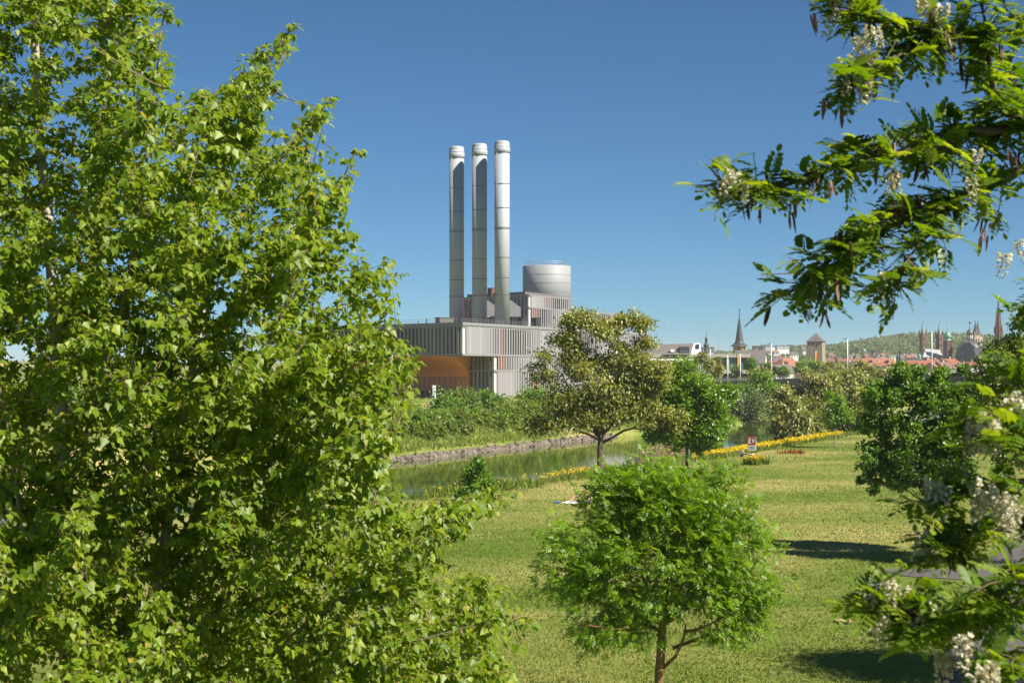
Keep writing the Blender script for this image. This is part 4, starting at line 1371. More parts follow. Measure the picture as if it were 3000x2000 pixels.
lamps = [(2260, 1006, 'white_paint', -1, "white street lamp on the bridge, left of the square tower", 1), (2483, 992, 'white_paint', -1, "white street lamp on the bridge, over the blossoming trees", 1), (2730, 972, 'white_paint', 1, "white street lamp in front of the green abbey spire", 0),
         (2636, 980, 'dark_metal', 1, "dark street lamp on the bridge, against the wooded hill", 1), (2388, 994, 'dark_metal', 0, "dark pole on the bridge, in front of the square tower", 0), (2159, 1008, 'dark_metal', 1, "dark pole on the bridge, before the needle spire", 1),
         (2081, 1022, 'white_paint', 0, "white flagpole, leftmost of the four by the hall", 0), (2101, 1043, 'white_paint', 0, "white flagpole, second of the four by the hall", 0), (2132, 1040, 'white_paint', 0, "stout white flagpole, third of the four by the hall", 0), (2169, 1036, 'white_paint', 0, "white flagpole nearest the bridge banner", 0)]
for (u, vt, mm, arm, lab, head) in lamps:
    p = on_deck(d_of_u(u))
    far_side = u in (2260, 2483, 2730, 2081, 2101, 2132, 2169)
    yy = p.y + (1.0 if not far_side else 3.0)
    xg = (u - 1500) / F * yy
    zt_ = CZ - (vt - HV) / F * yy
    flag = "flagpole" in lab
    t = thing("flagpole" if flag else "street_lamp", lab, "flagpole" if flag else "street lamp", (xg, yy, p.z))
    MB().tube([(0, 0, -.1), (0, 0, (zt_ - p.z) * .5), (0, 0, zt_ - p.z)], [.19, .16, .12], 8).build("pole", M[mm], t, True)
    if head:
        MB().box((arm * .75, 0, zt_ - p.z - .05), (1.5, .28, .2)).build("lamp_head", M['dark_metal'], t)
for (u, v0, v1, lab) in ((2391, 1030, 1062, "yellow and orange pennant hanging from the dark pole at the tower"), (2164, 1042, 1074, "yellow and orange pennant hanging before the hall windows")):
    p = on_deck(d_of_u(u))
    yy = p.y + .9
    sb = yy / F
    t = thing("pennant", lab, "banner", ((u - 1500) * sb, yy, CZ - (v1 - HV) * sb))
    h = (v1 - v0) * sb
    MB().box((0, 0, h + .06), (.75, .08, .12)).build("bar", M['white_paint'], t)
    wv = [(-.36, .03, h), (-.02, 0, h), (.34, -.03, h), (-.33, .06, h * .5), (-.04, .0, h * .5), (.22, -.05, h * .5), (-.3, .02, 0), (-.1, 0, 0)]
    MB().add(wv, [(0, 3, 4, 1), (3, 6, 7, 4)]).build("yellow_half", M['banner_y'], t)
    MB().add([wv[1], wv[4], wv[7], wv[5], wv[2]], [(0, 1, 3, 4), (1, 2, 3)]).build("orange_half", M['banner_o'], t)


# ---------------------------------------------------------------- people
def figure(name, label, loc, rz, joints, edges, radii, material, clothes=(), head=None, hair=None, root=0, scale=1.0):
    """one continuous body grown over a posed skeleton"""
    t = thing(name, label, "person", loc, rz)
    t.scale = (scale,) * 3
    me = bpy.data.meshes.new("body")
    me.from_pydata(joints, edges, [])
    o = link("body", me, t)
    sk = o.modifiers.new("skin", 'SKIN')
    me.skin_vertices.new(name="") if not me.skin_vertices else None
    for i, r in enumerate(radii):
        me.skin_vertices[0].data[i].radius = (r, r) if not isinstance(r, tuple) else r
    for i in range(len(joints)):
        me.skin_vertices[0].data[i].use_root = (i == root)
    su = o.modifiers.new("sub", 'SUBSURF')
    su.levels = su.render_levels = 2
    me.materials.append(material)
    return t, o


def shell(joints, edges, radii, material, name, parent):
    me = bpy.data.meshes.new(name)
    me.from_pydata(joints, edges, [])
    o = link(name, me, parent)
    o.modifiers.new("skin", 'SKIN')
    if not me.skin_vertices: me.skin_vertices.new(name="")
    for i, r in enumerate(radii):
        me.skin_vertices[0].data[i].radius = r if isinstance(r, tuple) else (r, r)
        me.skin_vertices[0].data[i].use_root = (i == 0)
    su = o.modifiers.new("sub", 'SUBSURF')
    su.levels = su.render_levels = 2
    me.materials.append(material)
    return o


def hand(mb, wrist, direction, side):
    """palm and five bent fingers"""
    d = Vector(direction).normalized()
    x = d.cross(Vector((0, 0, 1)))
    x = x.normalized() if x.length > .1 else Vector((1, 0, 0))
    n = x.cross(d)
    w = Vector(wrist)
    mb.tube([w, w + d * .04, w + d * .085], [.026, .038, .034], 6)
    for k, ln in enumerate((.065, .075, .07, .055)):
        b = w + d * .08 + x * (k - 1.5) * .019
        mb.tube([b, b + d * ln * .5, b + d * ln * .85 - n * .025], [.0095, .0085, .006], 5)
    b = w + d * .03 + x * side * .035
    mb.tube([b, b + x * side * .03 + d * .025, b + x * side * .035 + d * .055], [.012, .01, .007], 5)


def head_mesh(parent, c, up, face, r=.105, hairm='hair'):
    up, face = Vector(up).normalized(), Vector(face).normalized()
    side = up.cross(face).normalized()
    face = side.cross(up)
    R = Matrix((side, face, up)).transposed()
    c = Vector(c)
    mb = MB()
    prof = [(.03, -.125), (.062, -.105), (.078, -.06), (.086, 0), (.09, .04), (.08, .085), (.045, .115), (.01, .122)]
    vs, fs = [], []
    n = 14
    for r0, z in prof:
        for k in range(n):
            a = 2 * math.pi * k / n
            fy = math.sin(a)
            yy = r0 * fy * (1.15 if fy < 0 else 1.05)
            vs.append(c + R @ Vector((r0 * .88 * math.cos(a), yy, z)))
    for j in range(len(prof) - 1):
        for k in range(n):
            fs.append((j * n + k, j * n + (k + 1) % n, (j + 1) * n + (k + 1) % n, (j + 1) * n + k))
    fs += [tuple(range(n - 1, -1, -1)), tuple(range((len(prof) - 1) * n, len(prof) * n))]
    mb.add(vs, fs)
    mb.add([c + R @ Vector(q) for q in ((-.014, .09, -.03), (.014, .09, -.03), (0, .118, -.028), (0, .088, .02))], [(0, 1, 2), (1, 3, 2), (3, 0, 2)])
    for sx in (-1, 1):
        mb.add([c + R @ Vector(q) for q in ((sx * .076, 0, -.03), (sx * .094, -.012, -.01), (sx * .092, -.012, .025), (sx * .076, .01, .025))], [(0, 1, 2, 3)])
    hd = mb.build("head", M['skin'], parent, True)
    e = MB()
    for sx in (-.032, .032):
        e.lathe([(.002, -.008), (.011, 0), (.002, .008)], 6, tuple(c + R @ Vector((sx, .088, .0))))
    e.tube([c + R @ Vector((-.024, .082, -.062)), c + R @ Vector((.024, .082, -.062))], [.005, .005], 4)
    e.build("facial_features", M['hair'], hd)
    hm = MB()
    vs, fs = [], []
    for j, (r0, z) in enumerate([(.092, -.02), (.1, .03), (.094, .085), (.055, .125), (.01, .135)]):
        for k in range(n):
            a = 2 * math.pi * k / n
            fy = math.sin(a)
            zz_ = z + (.055 if (fy > .3 and j == 0) else 0)
            vs.append(c + R @ Vector((r0 * .92 * math.cos(a), r0 * fy * (1.2 if fy < 0 else .92), zz_)))
    for j in range(4):
        for k in range(n):
            fs.append((j * n + k, j * n + (k + 1) % n, (j + 1) * n + (k + 1) % n, (j + 1) * n + k))
    fs.append(tuple(range(4 * n, 5 * n)))
    hm.add(vs, fs).build("hair", M[hairm], parent, True)
    return hd


# sunbather: lying back with knees drawn up, reading
gx, gy = P(1705, 0, 107.5).x, 107.5
J = [(0, 0, .13), (-.22, 0, .15), (-.46, 0, .17), (-.60, 0, .22), (.10, .09, .13), (.42, .11, .50), (.80, .12, .10), (.10, -.09, .13), (.46, -.10, .48), (.82, -.12, .10),
     (-.46, .17, .17), (-.34, .22, .36), (-.30, .10, .55), (-.46, -.17, .17), (-.34, -.22, .36), (-.30, -.10, .55), (.95, .13, .08), (.97, -.13, .08)]
E = [(0, 1), (1, 2), (2, 3), (0, 4), (4, 5), (5, 6), (6, 16), (0, 7), (7, 8), (8, 9), (9, 17), (2, 10), (10, 11), (11, 12), (2, 13), (13, 14), (14, 15)]
Rr = [(.14, .10), (.12, .09), (.15, .10), .05, .085, .058, .04, .085, .058, .04, .055, .04, .028, .055, .04, .028, .035, .035]
per, body = figure("person", "person in dark swimwear lying on a towel, knees up, holding an orange book", (gx, gy, .11), math.radians(188), J, E, Rr, M['skin'])
shell([(.06, 0, .13), (-.06, 0, .135), (.10, .07, .15), (.10, -.07, .15)], [(0, 1), (0, 2), (0, 3)], [(.15, .115), (.14, .11), .09, .09], M['swim'], "swimwear", per)
hm = MB()
hand(hm, (-.30, .10, .55), (.1, -.5, .5), 1)
hand(hm, (-.30, -.10, .55), (.1, .5, .5), -1)
hm.build("hands", M['skin'], per, True)
head_mesh(per, (-.72, 0, .27), (-1, 0, .35), (.35, 0, 1))
t = thing("book", "open orange book held up by the sunbather", "book", (gx, gy, .11), math.radians(188))
mb = MB()
mb.add([(-.30, 0, .60), (-.36, .17, .64), (-.26, .17, .84), (-.20, 0, .80)], [(0, 1, 2, 3)])
mb.add([(-.30, 0, .60), (-.20, 0, .80), (-.26, -.17, .84), (-.36, -.17, .64)], [(0, 1, 2, 3)])
bm_ = mb.build("cover", M['orange_book'], t)
so = bm_.modifiers.new("thick", 'SOLIDIFY'); so.thickness = .02
tw = MB()
vs, fs = [], []
for i in range(11):
    for j in range(6):
        vs.append((gx - 1.5 + .19 * i + .08 * j, gy - .75 + .30 * j, .08 + .035 * math.sin(i * 2.1 + j * 1.3) + .02 * math.sin(i * .9 - j * 2.2)))
for i in range(10):
    for j in range(5):
        fs.append((i * 6 + j, (i + 1) * 6 + j, (i + 1) * 6 + j + 1, i * 6 + j + 1))
to = tw.add(vs, fs).build("towel", M['towel'])
tag(to, "white towel spread on the lawn beneath the sunbather", "towel")
bc = MB()
for k in range(3):
    bc.lathe([(.05 + .05 * random.random(), .0), (.12, .05), (.06, .11), (.01, .13)], 7, (-.2 + .13 * k, .05 * math.sin(k * 2), 0))
tag(bc.build("folded_cloth", M['blue_cloth'], None, True, (gx - 1.75, gy - .6, .07)), "crumpled blue cloth lying at the end of the towel", "cloth")

# person seated in the yellow flowers, back turned
px_, py_ = P(2172, 0, 166).x, 166.0
gz = float(ground_z(px_, py_))
J = [(0, 0, .14), (0, -.02, .36), (0, .04, .58), (0, .08, .70), (.10, .08, .14), (.16, .48, .42), (.16, .70, .08), (-.10, .08, .14), (-.16, .48, .42), (-.16, .70, .08),
     (.20, .04, .56), (.24, .22, .38), (.12, .42, .40), (-.20, .04, .56), (-.24, .22, .38), (-.12, .42, .40), (.16, .86, .05), (-.16, .86, .05)]
Rr = [(.16, .13), (.13, .10), (.15, .09), .05, .085, .06, .042, .085, .06, .042, .055, .042, .03, .055, .042, .03, .035, .035]
per, body = figure("person", "person in a white shirt sitting among yellow flowers by the water", (px_, py_, gz), math.radians(-70), J, E, Rr, M['skin'])
shell([(0, -.01, .16), (0, -.02, .36), (0, .04, .58), (.21, .04, .56), (.235, .16, .45), (-.21, .04, .56), (-.235, .16, .45)], [(0, 1), (1, 2), (2, 3), (3, 4), (2, 5), (5, 6)], [(.17, .14), (.15, .115), (.165, .105), .07, .058, .07, .058], M['shirt_white'], "shirt", per)
shell([(0, 0, .14), (.10, .08, .15), (.16, .46, .41), (.16, .66, .13), (-.10, .08, .15), (-.16, .46, .41), (-.16, .66, .13)], [(0, 1), (1, 2), (2, 3), (0, 4), (4, 5), (5, 6)], [(.165, .135), .095, .07, .055, .095, .07, .055], M['trousers'], "trousers", per)
hm = MB()
hand(hm, (.12, .42, .40), (-.4, .6, -.1), 1)
hand(hm, (-.12, .42, .40), (.4, .6, -.1), -1)
hm.build("hands", M['skin'], per, True)
head_mesh(per, (0, .12, .83), (0, .15, 1), (0, 1, -.15))


# cyclists on the bridge
def cyclist(u, shirt, label_p, label_b, heading):
    p = on_deck(d_of_u(u))
    loc = (p.x, p.y + 2.2, p.z + .02)
    t = thing("bicycle", label_b, "bicycle", loc, heading)
    for x in (-.52, .52):
        w_ = MB().tube([(x + .33 * math.cos(a), 0, .34 + .33 * math.sin(a)) for a in np.linspace(0, 2 * math.pi, 21)], [.022] * 21, 5).build("wheel", M['black_paint'], t)
        sp = MB()
        for k in range(6):
            a = k * math.pi / 6
            sp.tube([(x + .32 * math.cos(a), 0, .34 + .32 * math.sin(a)), (x - .32 * math.cos(a), 0, .34 - .32 * math.sin(a))], [.003, .003], 3)
        sp.build("spokes", M['rail'], w_)
    fm = MB()
    for a, b in (((-.52, .34), (-.1, .30)), ((-.1, .30), (-.22, .82)), ((-.22, .80), (.40, .82)), ((-.1, .30), (.38, .74)), ((.52, .34), (.36, .95)), ((-.52, .34), (-.2, .74))):
        fm.tube([(a[0], 0, a[1]), (b[0], 0, b[1])], [.02, .02], 5)
    fm.build("frame", M['dark_metal'], t)
    MB().box((-.23, 0, .88), (.24, .13, .06)).build("saddle", M['black_paint'], t)
    MB().tube([(.32, -.27, .98), (.38, 0, .97), (.32, .27, .98)], [.016] * 3, 5).build("handlebar", M['dark_metal'], t)
    Jc = [(-.22, 0, .98), (-.12, 0, 1.2), (.02, 0, 1.42), (.06, 0, 1.54), (-.16, .09, .95), (.18, .11, .72), (-.02, .12, .36), (-.16, -.09, .95), (.24, -.11, .86), (.0, -.12, .48),
          (.02, .18, 1.40), (.14, .24, 1.16), (.30, .24, 1.02), (.02, -.18, 1.40), (.14, -.24, 1.16), (.30, -.24, 1.02), (.12, .12, .31), (.14, -.12, .43)]
    pp, bb = figure("person", label_p, loc, heading, Jc, E, Rr, M['skin'])
    shell([(-.2, 0, 1.0), (-.12, 0, 1.2), (.02, 0, 1.42), (.02, .2, 1.40), (.12, .235, 1.2), (.02, -.2, 1.40), (.12, -.235, 1.2)], [(0, 1), (1, 2), (2, 3), (3, 4), (2, 5), (5, 6)], [(.16, .14), (.15, .115), (.165, .105), .07, .058, .07, .058], M[shirt], "shirt", pp)
    shell([(-.22, 0, .97), (-.16, .09, .96), (.17, .11, .73), (0, .12, .42), (-.16, -.09, .96), (.22, -.11, .86), (.01, -.12, .54)], [(0, 1), (1, 2), (2, 3), (0, 4), (4, 5), (5, 6)], [(.16, .135), .095, .07, .055, .095, .07, .055], M['trousers'], "trousers", pp)
    hm = MB()
    hand(hm, (.28, .24, 1.03), (.6, -.1, -.5), 1)
    hand(hm, (.28, -.24, 1.03), (.6, .1, -.5), -1)
    hm.build("hands", M['skin'], pp, True)
    head_mesh(pp, (.1, 0, 1.68), (.1, 0, 1), (1, 0, -.1))


cyclist(2277, 'shirt_white', "cyclist in a white shirt riding over the bridge", "bicycle under the cyclist in white on the bridge", math.radians(160))
cyclist(2167, 'orange_book', "cyclist in an orange top on the bridge below the pennant", "bicycle under the cyclist in orange on the bridge", math.radians(170))

# ---------------------------------------------------------------- signs, gauge, box, stump
Y = 226.0
p = P(1418, 1235, Y)
t = thing("river_sign", "square white river sign with red border and black dash, on the far bank", "sign", (p.x, Y, float(ground_z(p.x, Y))))
zc = P(1418, 1207, Y).z - t.location.z
h = 16 / F * Y
MB().box((0, .06, zc), (h, .04, h)).build("board", M['white_paint'], t)
fr = MB()
for a, b, c, d_ in ((0, h * .42, h * .92, h * .12), (0, -h * .42, h * .92, h * .12)):
    fr.box((a, .03, zc + b), (c, .03, d_))
for a in (-h * .40, h * .40):
    fr.box((a, .03, zc), (h * .12, .03, h * .72))
fr.build("border", M['red_paint'], t)
MB().box((0, .03, zc), (h * .42, .03, h * .11)).build("dash", M['black_paint'], t)
MB().tube([(0, .12, -.3), (0, .12, zc + h * .5)], [.05, .05], 6).build("post", M['rust'], t)

Y = 165.0
p = P(2202, 1345, Y)
gz = float(ground_z(p.x, Y))
t = thing("distance_sign", "river sign with red border, white 10 on a black arrow, over a text board", "sign", (p.x, Y, gz), math.radians(-22))
k = Y / F
w = 25 * k
zc = P(0, 1290.5, Y).z - gz
MB().box((0, .05, zc), (w, .05, 23.5 * k)).build("board", M['white_paint'], t)
fr = MB()
for z_ in (-1, 1):
    fr.box((0, .015, zc + z_ * 10 * k), (24 * k, .03, 3 * k))
for x_ in (-1, 1):
    fr.box((x_ * 10.5 * k, .015, zc), (3 * k, .03, 17.0 * k))
fr.build("border", M['red_paint'], t)
MB().add([(q[0] * k, .012, zc + q[1] * k) for q in ((-4.5, 0), (0, -7.5), (8.6, -7.5), (8.6, 7.5), (0, 7.5))], [(0, 1, 2, 3, 4)]).build("arrow", M['black_paint'], t)
dg_ = MB()
dg_.box((1.7 * k, 0, zc), (1.7 * k, .012, 11 * k))
dg_.box((.6 * k, 0, zc + 4.4 * k), (1.2 * k, .012, 1.7 * k))
for x_ in (4.2, 7.2):
    dg_.box((x_ * k, 0, zc), (1.4 * k, .012, 11 * k))
for z_ in (-4.8, 4.8):
    dg_.box((5.7 * k, 0, zc + z_ * k), (1.7 * k, .012, 1.5 * k))
dg_.build("digits", M['white_paint'], t)
zl = P(0, 1311, Y).z - gz
MB().box((.6 * k, .05, zl), (24 * k, .05, 16.5 * k)).build("text_board", M['white_paint'], t)
ln = MB()
for r_i, z_ in enumerate((2.6, -2.4)):
    x_ = -9.5
    while x_ < 9:
        wd = random.uniform(1.2, 3.2)
        ln.box(((x_ + wd / 2 + .6) * k, .018, zl + z_ * k), (wd * k, .012, random.uniform(1.5, 2.3) * k))
        x_ += wd + random.choice((.25, .25, .9))
ln.build("lettering", M['black_paint'], t)
MB().tube([(0, .12, -.3), (0, .12, zc + 11 * k)], [.055, .055], 8).build("post", M['rust'], t)

Y = 152.0
p = P(2201, 1338, Y)
gz = float(ground_z(p.x, Y))
t = thing("equipment_box", "grey box with a bright red side among yellow flowers", "box", (p.x, Y, gz), math.radians(-38))
zc = p.z - gz
MB().box((0, 0, zc), (.40, .40, .50)).build("housing", M['grey_box'], t)
MB().box((.205, 0, zc - .03), (.02, .38, .52)).build("red_door", M['bright_red'], t)
MB().box((0, 0, zc + .27), (.46, .46, .05)).build("lid", M['white_paint'], t)
MB().tube([(0, 0, -.2), (0, 0, zc - .25)], [.05, .05], 6).build("post", M['rail'], t)
MB().lathe([(.005, -.03), (.03, 0), (.005, .03)], 6, (.225, -.05, zc + .05)).build("knob", M['white_paint'], t)

Y = 300.0
p = P(1272, 1187, Y)
t = thing("water_gauge", "tall white gauge board with black scale marks before the orange wall", "gauge", (p.x, Y, float(ground_z(p.x, Y))))
h = P(0, 1130, Y).z - t.location.z
MB().box((0, 0, h / 2), (.62, .12, h)).build("board", M['white_paint'], t)
ti = MB()
for k in range(int(h / .3)):
    ti.box((-.1 + (.12 if k % 2 else 0), -.075, .15 + .3 * k), (.30 if k % 5 else .45, .02, .12))
ti.build("scale_marks", M['black_paint'], t)
MB().box((0, 0, h + .05), (.85, .2, .1)).build("cap", M['white_paint'], t)

sx_, sy_ = P(2476, 0, 56.6).x, 56.6
t = thing("tree_stump", "low sawn tree stump in the lawn", "stump", (sx_, sy_, 0))
pr_ = MB()
vs = []
n = 16
for z in (-.05, .10):
    for k in range(n):
        a = 2 * math.pi * k / n
        r = .36 * (1 + .12 * math.sin(3 * a) + .07 * math.sin(7 * a)) * (1.12 if z < 0 else 1)
        vs.append((r * math.cos(a), r * math.sin(a), z))
pr_.add(vs, [(k, (k + 1) % n, n + (k + 1) % n, n + k) for k in range(n)]).build("bark_ring", M['bark'], t)
MB().add([v for v in vs[n:]], [tuple(range(n))]).build("cut_face", M['wood'], t)

# ---------------------------------------------------------------- riverbank: stones, herbs, reeds, flowers
bank = thing("stone_revetment", "rough brown boulders edging the far side of the river", "revetment", (0, 0, 0))
sm_ = []
for k in range(6):
    g = np.random.default_rng(40 + k)
    v0 = np.array([(1, 0, 0), (0, 1, 0), (-1, 0, 0), (0, -1, 0), (0, 0, 1), (0, 0, -1), (.7, .7, .3), (-.7, .6, .2), (-.6, -.7, .3), (.7, -.7, .2)], float)
    import bmesh
    bm = bmesh.new()
    for q in v0 * (.75 + .5 * g.random((10, 1))):
        bm.verts.new(q)
    bmesh.ops.convex_hull(bm, input=bm.verts)
    me = bpy.data.meshes.new("stone")
    bm.to_mesh(me)
    bm.free()
    me.materials.append(M[('stone', 'stone_dark', 'stone_light')[k % 3]])
    sm_.append(me)
cand = []
for i in range(1500):
    y = 172 + 75 * rng.random() ** 1.1
    df = -.25 + .95 * rng.random()
    x = float(far_x(y)) - df
    cand.append((x, y, float(ground_z(x, y)), .16 + .26 * rng.random() ** 1.5))
cand.sort(key=lambda q: -q[3])
g = np.random.default_rng(5)
for i, (x, y, z, r) in enumerate(cand[:290]):
    o = link("stone", sm_[i % 6], bank, (x, y, z + r * .15), tuple(g.random(3) * 6.28))
    o.scale = (r * 1.2, r * .95, r * .7)
xs = np.array(cand[290:])
g2 = norm(g.normal(size=(len(xs), 3)))
sv = [tuple(v.co) for v in sm_[0].vertices]
sf = [tuple(p.vertices) for p in sm_[0].polygons]
so_ = scatter("small_stones", sv, sf, xs[:, :3] + np.array([0, 0, .05]), frames(g2, g.normal(size=g2.shape)), xs[:, 3], g.random(len(xs)), M['stone'], bank)
so_["kind"] = "stuff"


def herb_patch(name, label, pts, h, material, n_per, width=.5, flowers=None, fh=.9, fsz=.09, fn=0, seed=1, cat=None):
    g = np.random.default_rng(seed)
    pts = np.asarray(pts)
    n = len(pts) * n_per
    pos = np.repeat(pts, n_per, 0) + np.concatenate([g.normal(size=(n, 2)) * width, np.zeros((n, 1))], 1)
    d = g.normal(size=(n, 3)) * .35
    d[:, 2] = 1
    nn = g.normal(size=(n, 3))
    sc = h * (.5 + .8 * g.random(n))
    o = scatter(name, BLADE_V, BLADE_F, pos, frames(d, nn), np.stack([sc * .22, sc, sc], 1), g.random(n), material)
    tag(o, label, kind="stuff")
    if flowers:
        m_ = len(pts) * fn
        pf_ = np.repeat(pts, fn, 0) + np.concatenate([g.normal(size=(m_, 2)) * width * .9, np.zeros((m_, 1))], 1)
        pf_[:, 2] += h * fh * (.75 + .45 * g.random(m_))
        fo_ = scatter("flower_heads", CARD_V, CARD_F, pf_, frames(g.normal(size=(m_, 3)), g.normal(size=(m_, 3)) + np.array([0, 0, 1.0])), fsz * (.6 + .8 * g.random(m_)), g.random(m_), flowers, o)
    return o


def along_near(y0, y1, n, off0, off1, seed):
    g = np.random.default_rng(seed)
    y = y0 + (y1 - y0) * g.random(n)
    x = near_x(y) + off0 + (off1 - off0) * g.random(n)
    return np.stack([x, y, ground_z(x, y)], 1)


herb_patch("bank_herbs", "tall grass and herbs along the near river edge", along_near(92, 232, 900, .2, 4.6, 1), .55, M['herb'], 16, .5, seed=11)
herb_patch("yellow_flowers", "long strip of yellow flowers along the water past the sign", along_near(160, 215, 300, 1.3, 4.8, 2)[np.random.default_rng(6).random(300) < .5 + .5 * np.sin(np.linspace(0, 1, 300) * 0 + along_near(160, 215, 300, 1.3, 4.8, 2)[:, 1] * .9) ** 2], .75, M['herb'], 10, .45, M['yellow'], .95, .17, 34, 12)
herb_patch("yellow_flowers", "yellow flowers left of the blossoming locust trunk", along_near(128, 142, 60, 1.0, 3.6, 3), .8, M['herb'], 14, .4, M['yellow'], .95, .13, 20, 13)
herb_patch("yellow_flowers", "sparse yellow flowers with dark stalks at the water's edge", along_near(113, 124, 50, 1.2, 3.6, 4), .9, M['shrub'], 34, .4, M['yellow'], .95, .12, 7, 14)
g = np.random.default_rng(3)
bx = P(2203, 0, 151).x
pts = np.stack([bx + .3 + g.normal(size=26) * .36, 151.2 + g.normal(size=26) * .3, np.full(26, 0.0)], 1)
pts[:, 2] = ground_z(pts[:, 0], pts[:, 1])
herb_patch("yellow_flowers", "clump of yellow flowers around the grey and red box", pts, .78, M['shrub'], 30, .22, M['yellow'], .95, .11, 30, 15)
rx_ = P(2330, 0, 172).x
pts = np.stack([rx_ + g.normal(size=12) * .7, 172 + g.normal(size=12) * .4, np.zeros(12)], 1)
herb_patch("reddish_plants", "small clump of reddish plants on the lawn", pts, .5, M['redplant'], 22, .25, M['yellow'], 1.1, .1, 2, 16)
# reeds
g = np.random.default_rng(9)
n = 900
yy = 150 + 9 * g.random(n)
xr = np.concatenate([P(1850, 0, 152).x + (P(1930, 0, 152).x - P(1850, 0, 152).x) * g.random(n // 2), P(1930, 0, 152).x + (P(2006, 0, 152).x - P(1930, 0, 152).x) * g.random(n - n // 2)])
pos = np.stack([xr, yy, ground_z(xr, yy)], 1)
d = g.normal(size=(n, 3)) * .16
d[:, 2] = 1
d[:, 0] += .12
hh = 1.5 + .9 * g.random(n)
hh[xr < P(1900, 0, 152).x] *= .95
re_ = scatter("reeds", BLADE_V, BLADE_F, pos, frames(d, g.normal(size=(n, 3))), np.stack([np.full(n, .05), hh, hh * .4], 1), g.random(n), M['reed'])
tag(re_, "dry straw coloured reeds at the water beside the green tree", kind="stuff")
i_ = g.choice(n, 420, False)
pp_ = pos[i_] + norm(d[i_]) * hh[i_][:, None] * .82
dd_ = d[i_] + g.normal(size=(420, 3)) * .4
scatter("plumes", CARD_V, CARD_F, pp_, frames(dd_, g.normal(size=(420, 3))), np.stack([np.full(420, .22), np.full(420, .42), np.full(420, .3)], 1), g.random(420), M['plume'], re_)
# far bank: undergrowth on the slope
g = np.random.default_rng(21)
n = 5200
yy = 165 + 180 * g.random(n) ** 1.2
dfar = 1.2 + 12 * g.random(n)
xf = far_x(yy) - dfar
pts = np.stack([xf, yy, ground_z(xf, yy)], 1)
herb_patch("bank_undergrowth", "rough grass and undergrowth on the far river bank", pts, .6, M['herb'], 9, .7, seed=22)
# mown grass of the lawn
g = np.random.default_rng(31)
n = 240000
yy = 40 + 175 * g.random(n) ** 1.75
az = -.12 + .50 * g.random(n)
xg = az * yy
ok = (xg > near_x(yy) + 3.0)
pe = np.interp(yy, [q[1] for q in pl], [q[0] for q in pl])
ok &= ~((xg > pe - .1) & (xg < pe + 3.3)) & ~((yy > 66.5) & (yy < 72.5) & (xg > 16.8) & (xg < 23.5))
xg, yy = xg[ok], yy[ok]
n = len(xg)
pos = np.stack([xg, yy, ground_z(xg, yy) - .005], 1)
d = g.normal(size=(n, 3)) * .55
d[:, 2] = 1
sc = (.045 + .05 * g.random(n)) * (1 + yy / 200)
patch = np.full(n, .46)
for kf, am in ((.05, .14), (.09, .13), (.16, .11), (.3, .10), (.55, .09), (1.0, .08)):
    for _ in range(4):
        a_w, p_w = g.random() * 3.14, g.random() * 6.28
        fw = kf * (.7 + .6 * g.random())
        patch += am * np.sin((xg * math.cos(a_w) * .7 + yy * math.sin(a_w) * 1.2) * fw * 2 + p_w)
lw = scatter("lawn_grass", BLADE_V, BLADE_F, pos, frames(d, g.normal(size=(n, 3))), np.stack([sc * .55, sc, sc], 1), np.clip(patch * .85 + .16 * g.random(n) - .06, 0, 1), M['grass'])
tag(lw, "short mown grass blades of the lawn", kind="stuff")

# ---------------------------------------------------------------- trees of the middle distance
def at(u, Y):
    x = P(u, 0, Y).x
    return (x, Y, float(ground_z(x, Y)))


def lobes_px(base, Y, items, dy=1.0):
    """(u, v, ru, rv[, depth offset]) in photo pixels at distance Y -> lobes about the base"""
    out = []
    for it in items:
        u, v, ru, rv = it[:4]
        oy = it[4] if len(it) > 4 else 0
        p = P(u, v, Y)
        k = Y / F
        out.append((p.x - base[0], oy, p.z - base[2], ru * k, (ru * k + rv * k) / 2 * dy, rv * k))
    return out


b0 = at(1760, 139)
tree("locust_tree", "tall blossoming locust tree with forked trunk at the river", b0,
     lobes_px(b0, 139, [(1740, 960, 90, 45), (1860, 945, 55, 38), (1800, 955, 75, 40), (1690, 935, 60, 30), (1640, 1000, 75, 45), (1600, 1080, 55, 60), (1720, 1060, 80, 60), (1850, 1040, 70, 60), (1900, 1110, 55, 60), (1650, 1170, 100, 55), (1580, 1230, 60, 45), (1780, 1140, 110, 65), (1900, 1180, 80, 55), (1800, 1215, 105, 40), (1690, 1225, 75, 35), (1945, 1225, 55, 45)], .9),
     17500, .25, M['locust'], M['locust_bark'], .42, 3.3, 250, 16, .58, .6, 4200, M['cream'], None, droop=.35, leaf_w=.8, inner=1.9)
b0 = at(2012, 142)
tree("green_tree", "bright green dense tree right of the blossoming locust", b0,
     lobes_px(b0, 142, [(2010, 1120, 80, 60), (1960, 1170, 70, 60), (2070, 1170, 75, 60), (2000, 1230, 100, 65), (2090, 1240, 65, 55), (1950, 1260, 60, 40), (2130, 1290, 32, 24), (2060, 1290, 60, 25)], 1),
     15000, .26, M['maple'], M['bark'], .17, 2.8, 120, 10, .55, .7, inner=2.6)
b0 = at(1398, 108)
tree("young_tree", "small dark glossy tree at the lawn's river edge", b0,
     lobes_px(b0, 108, [(1400, 1368, 26, 28), (1395, 1405, 40, 36), (1372, 1440, 34, 26), (1418, 1440, 30, 28)], 1), 2600, .17, M['dark_leaf'], M['bark'], .05, .6, 36, 6, .6, .8, leaf_w=1.2)
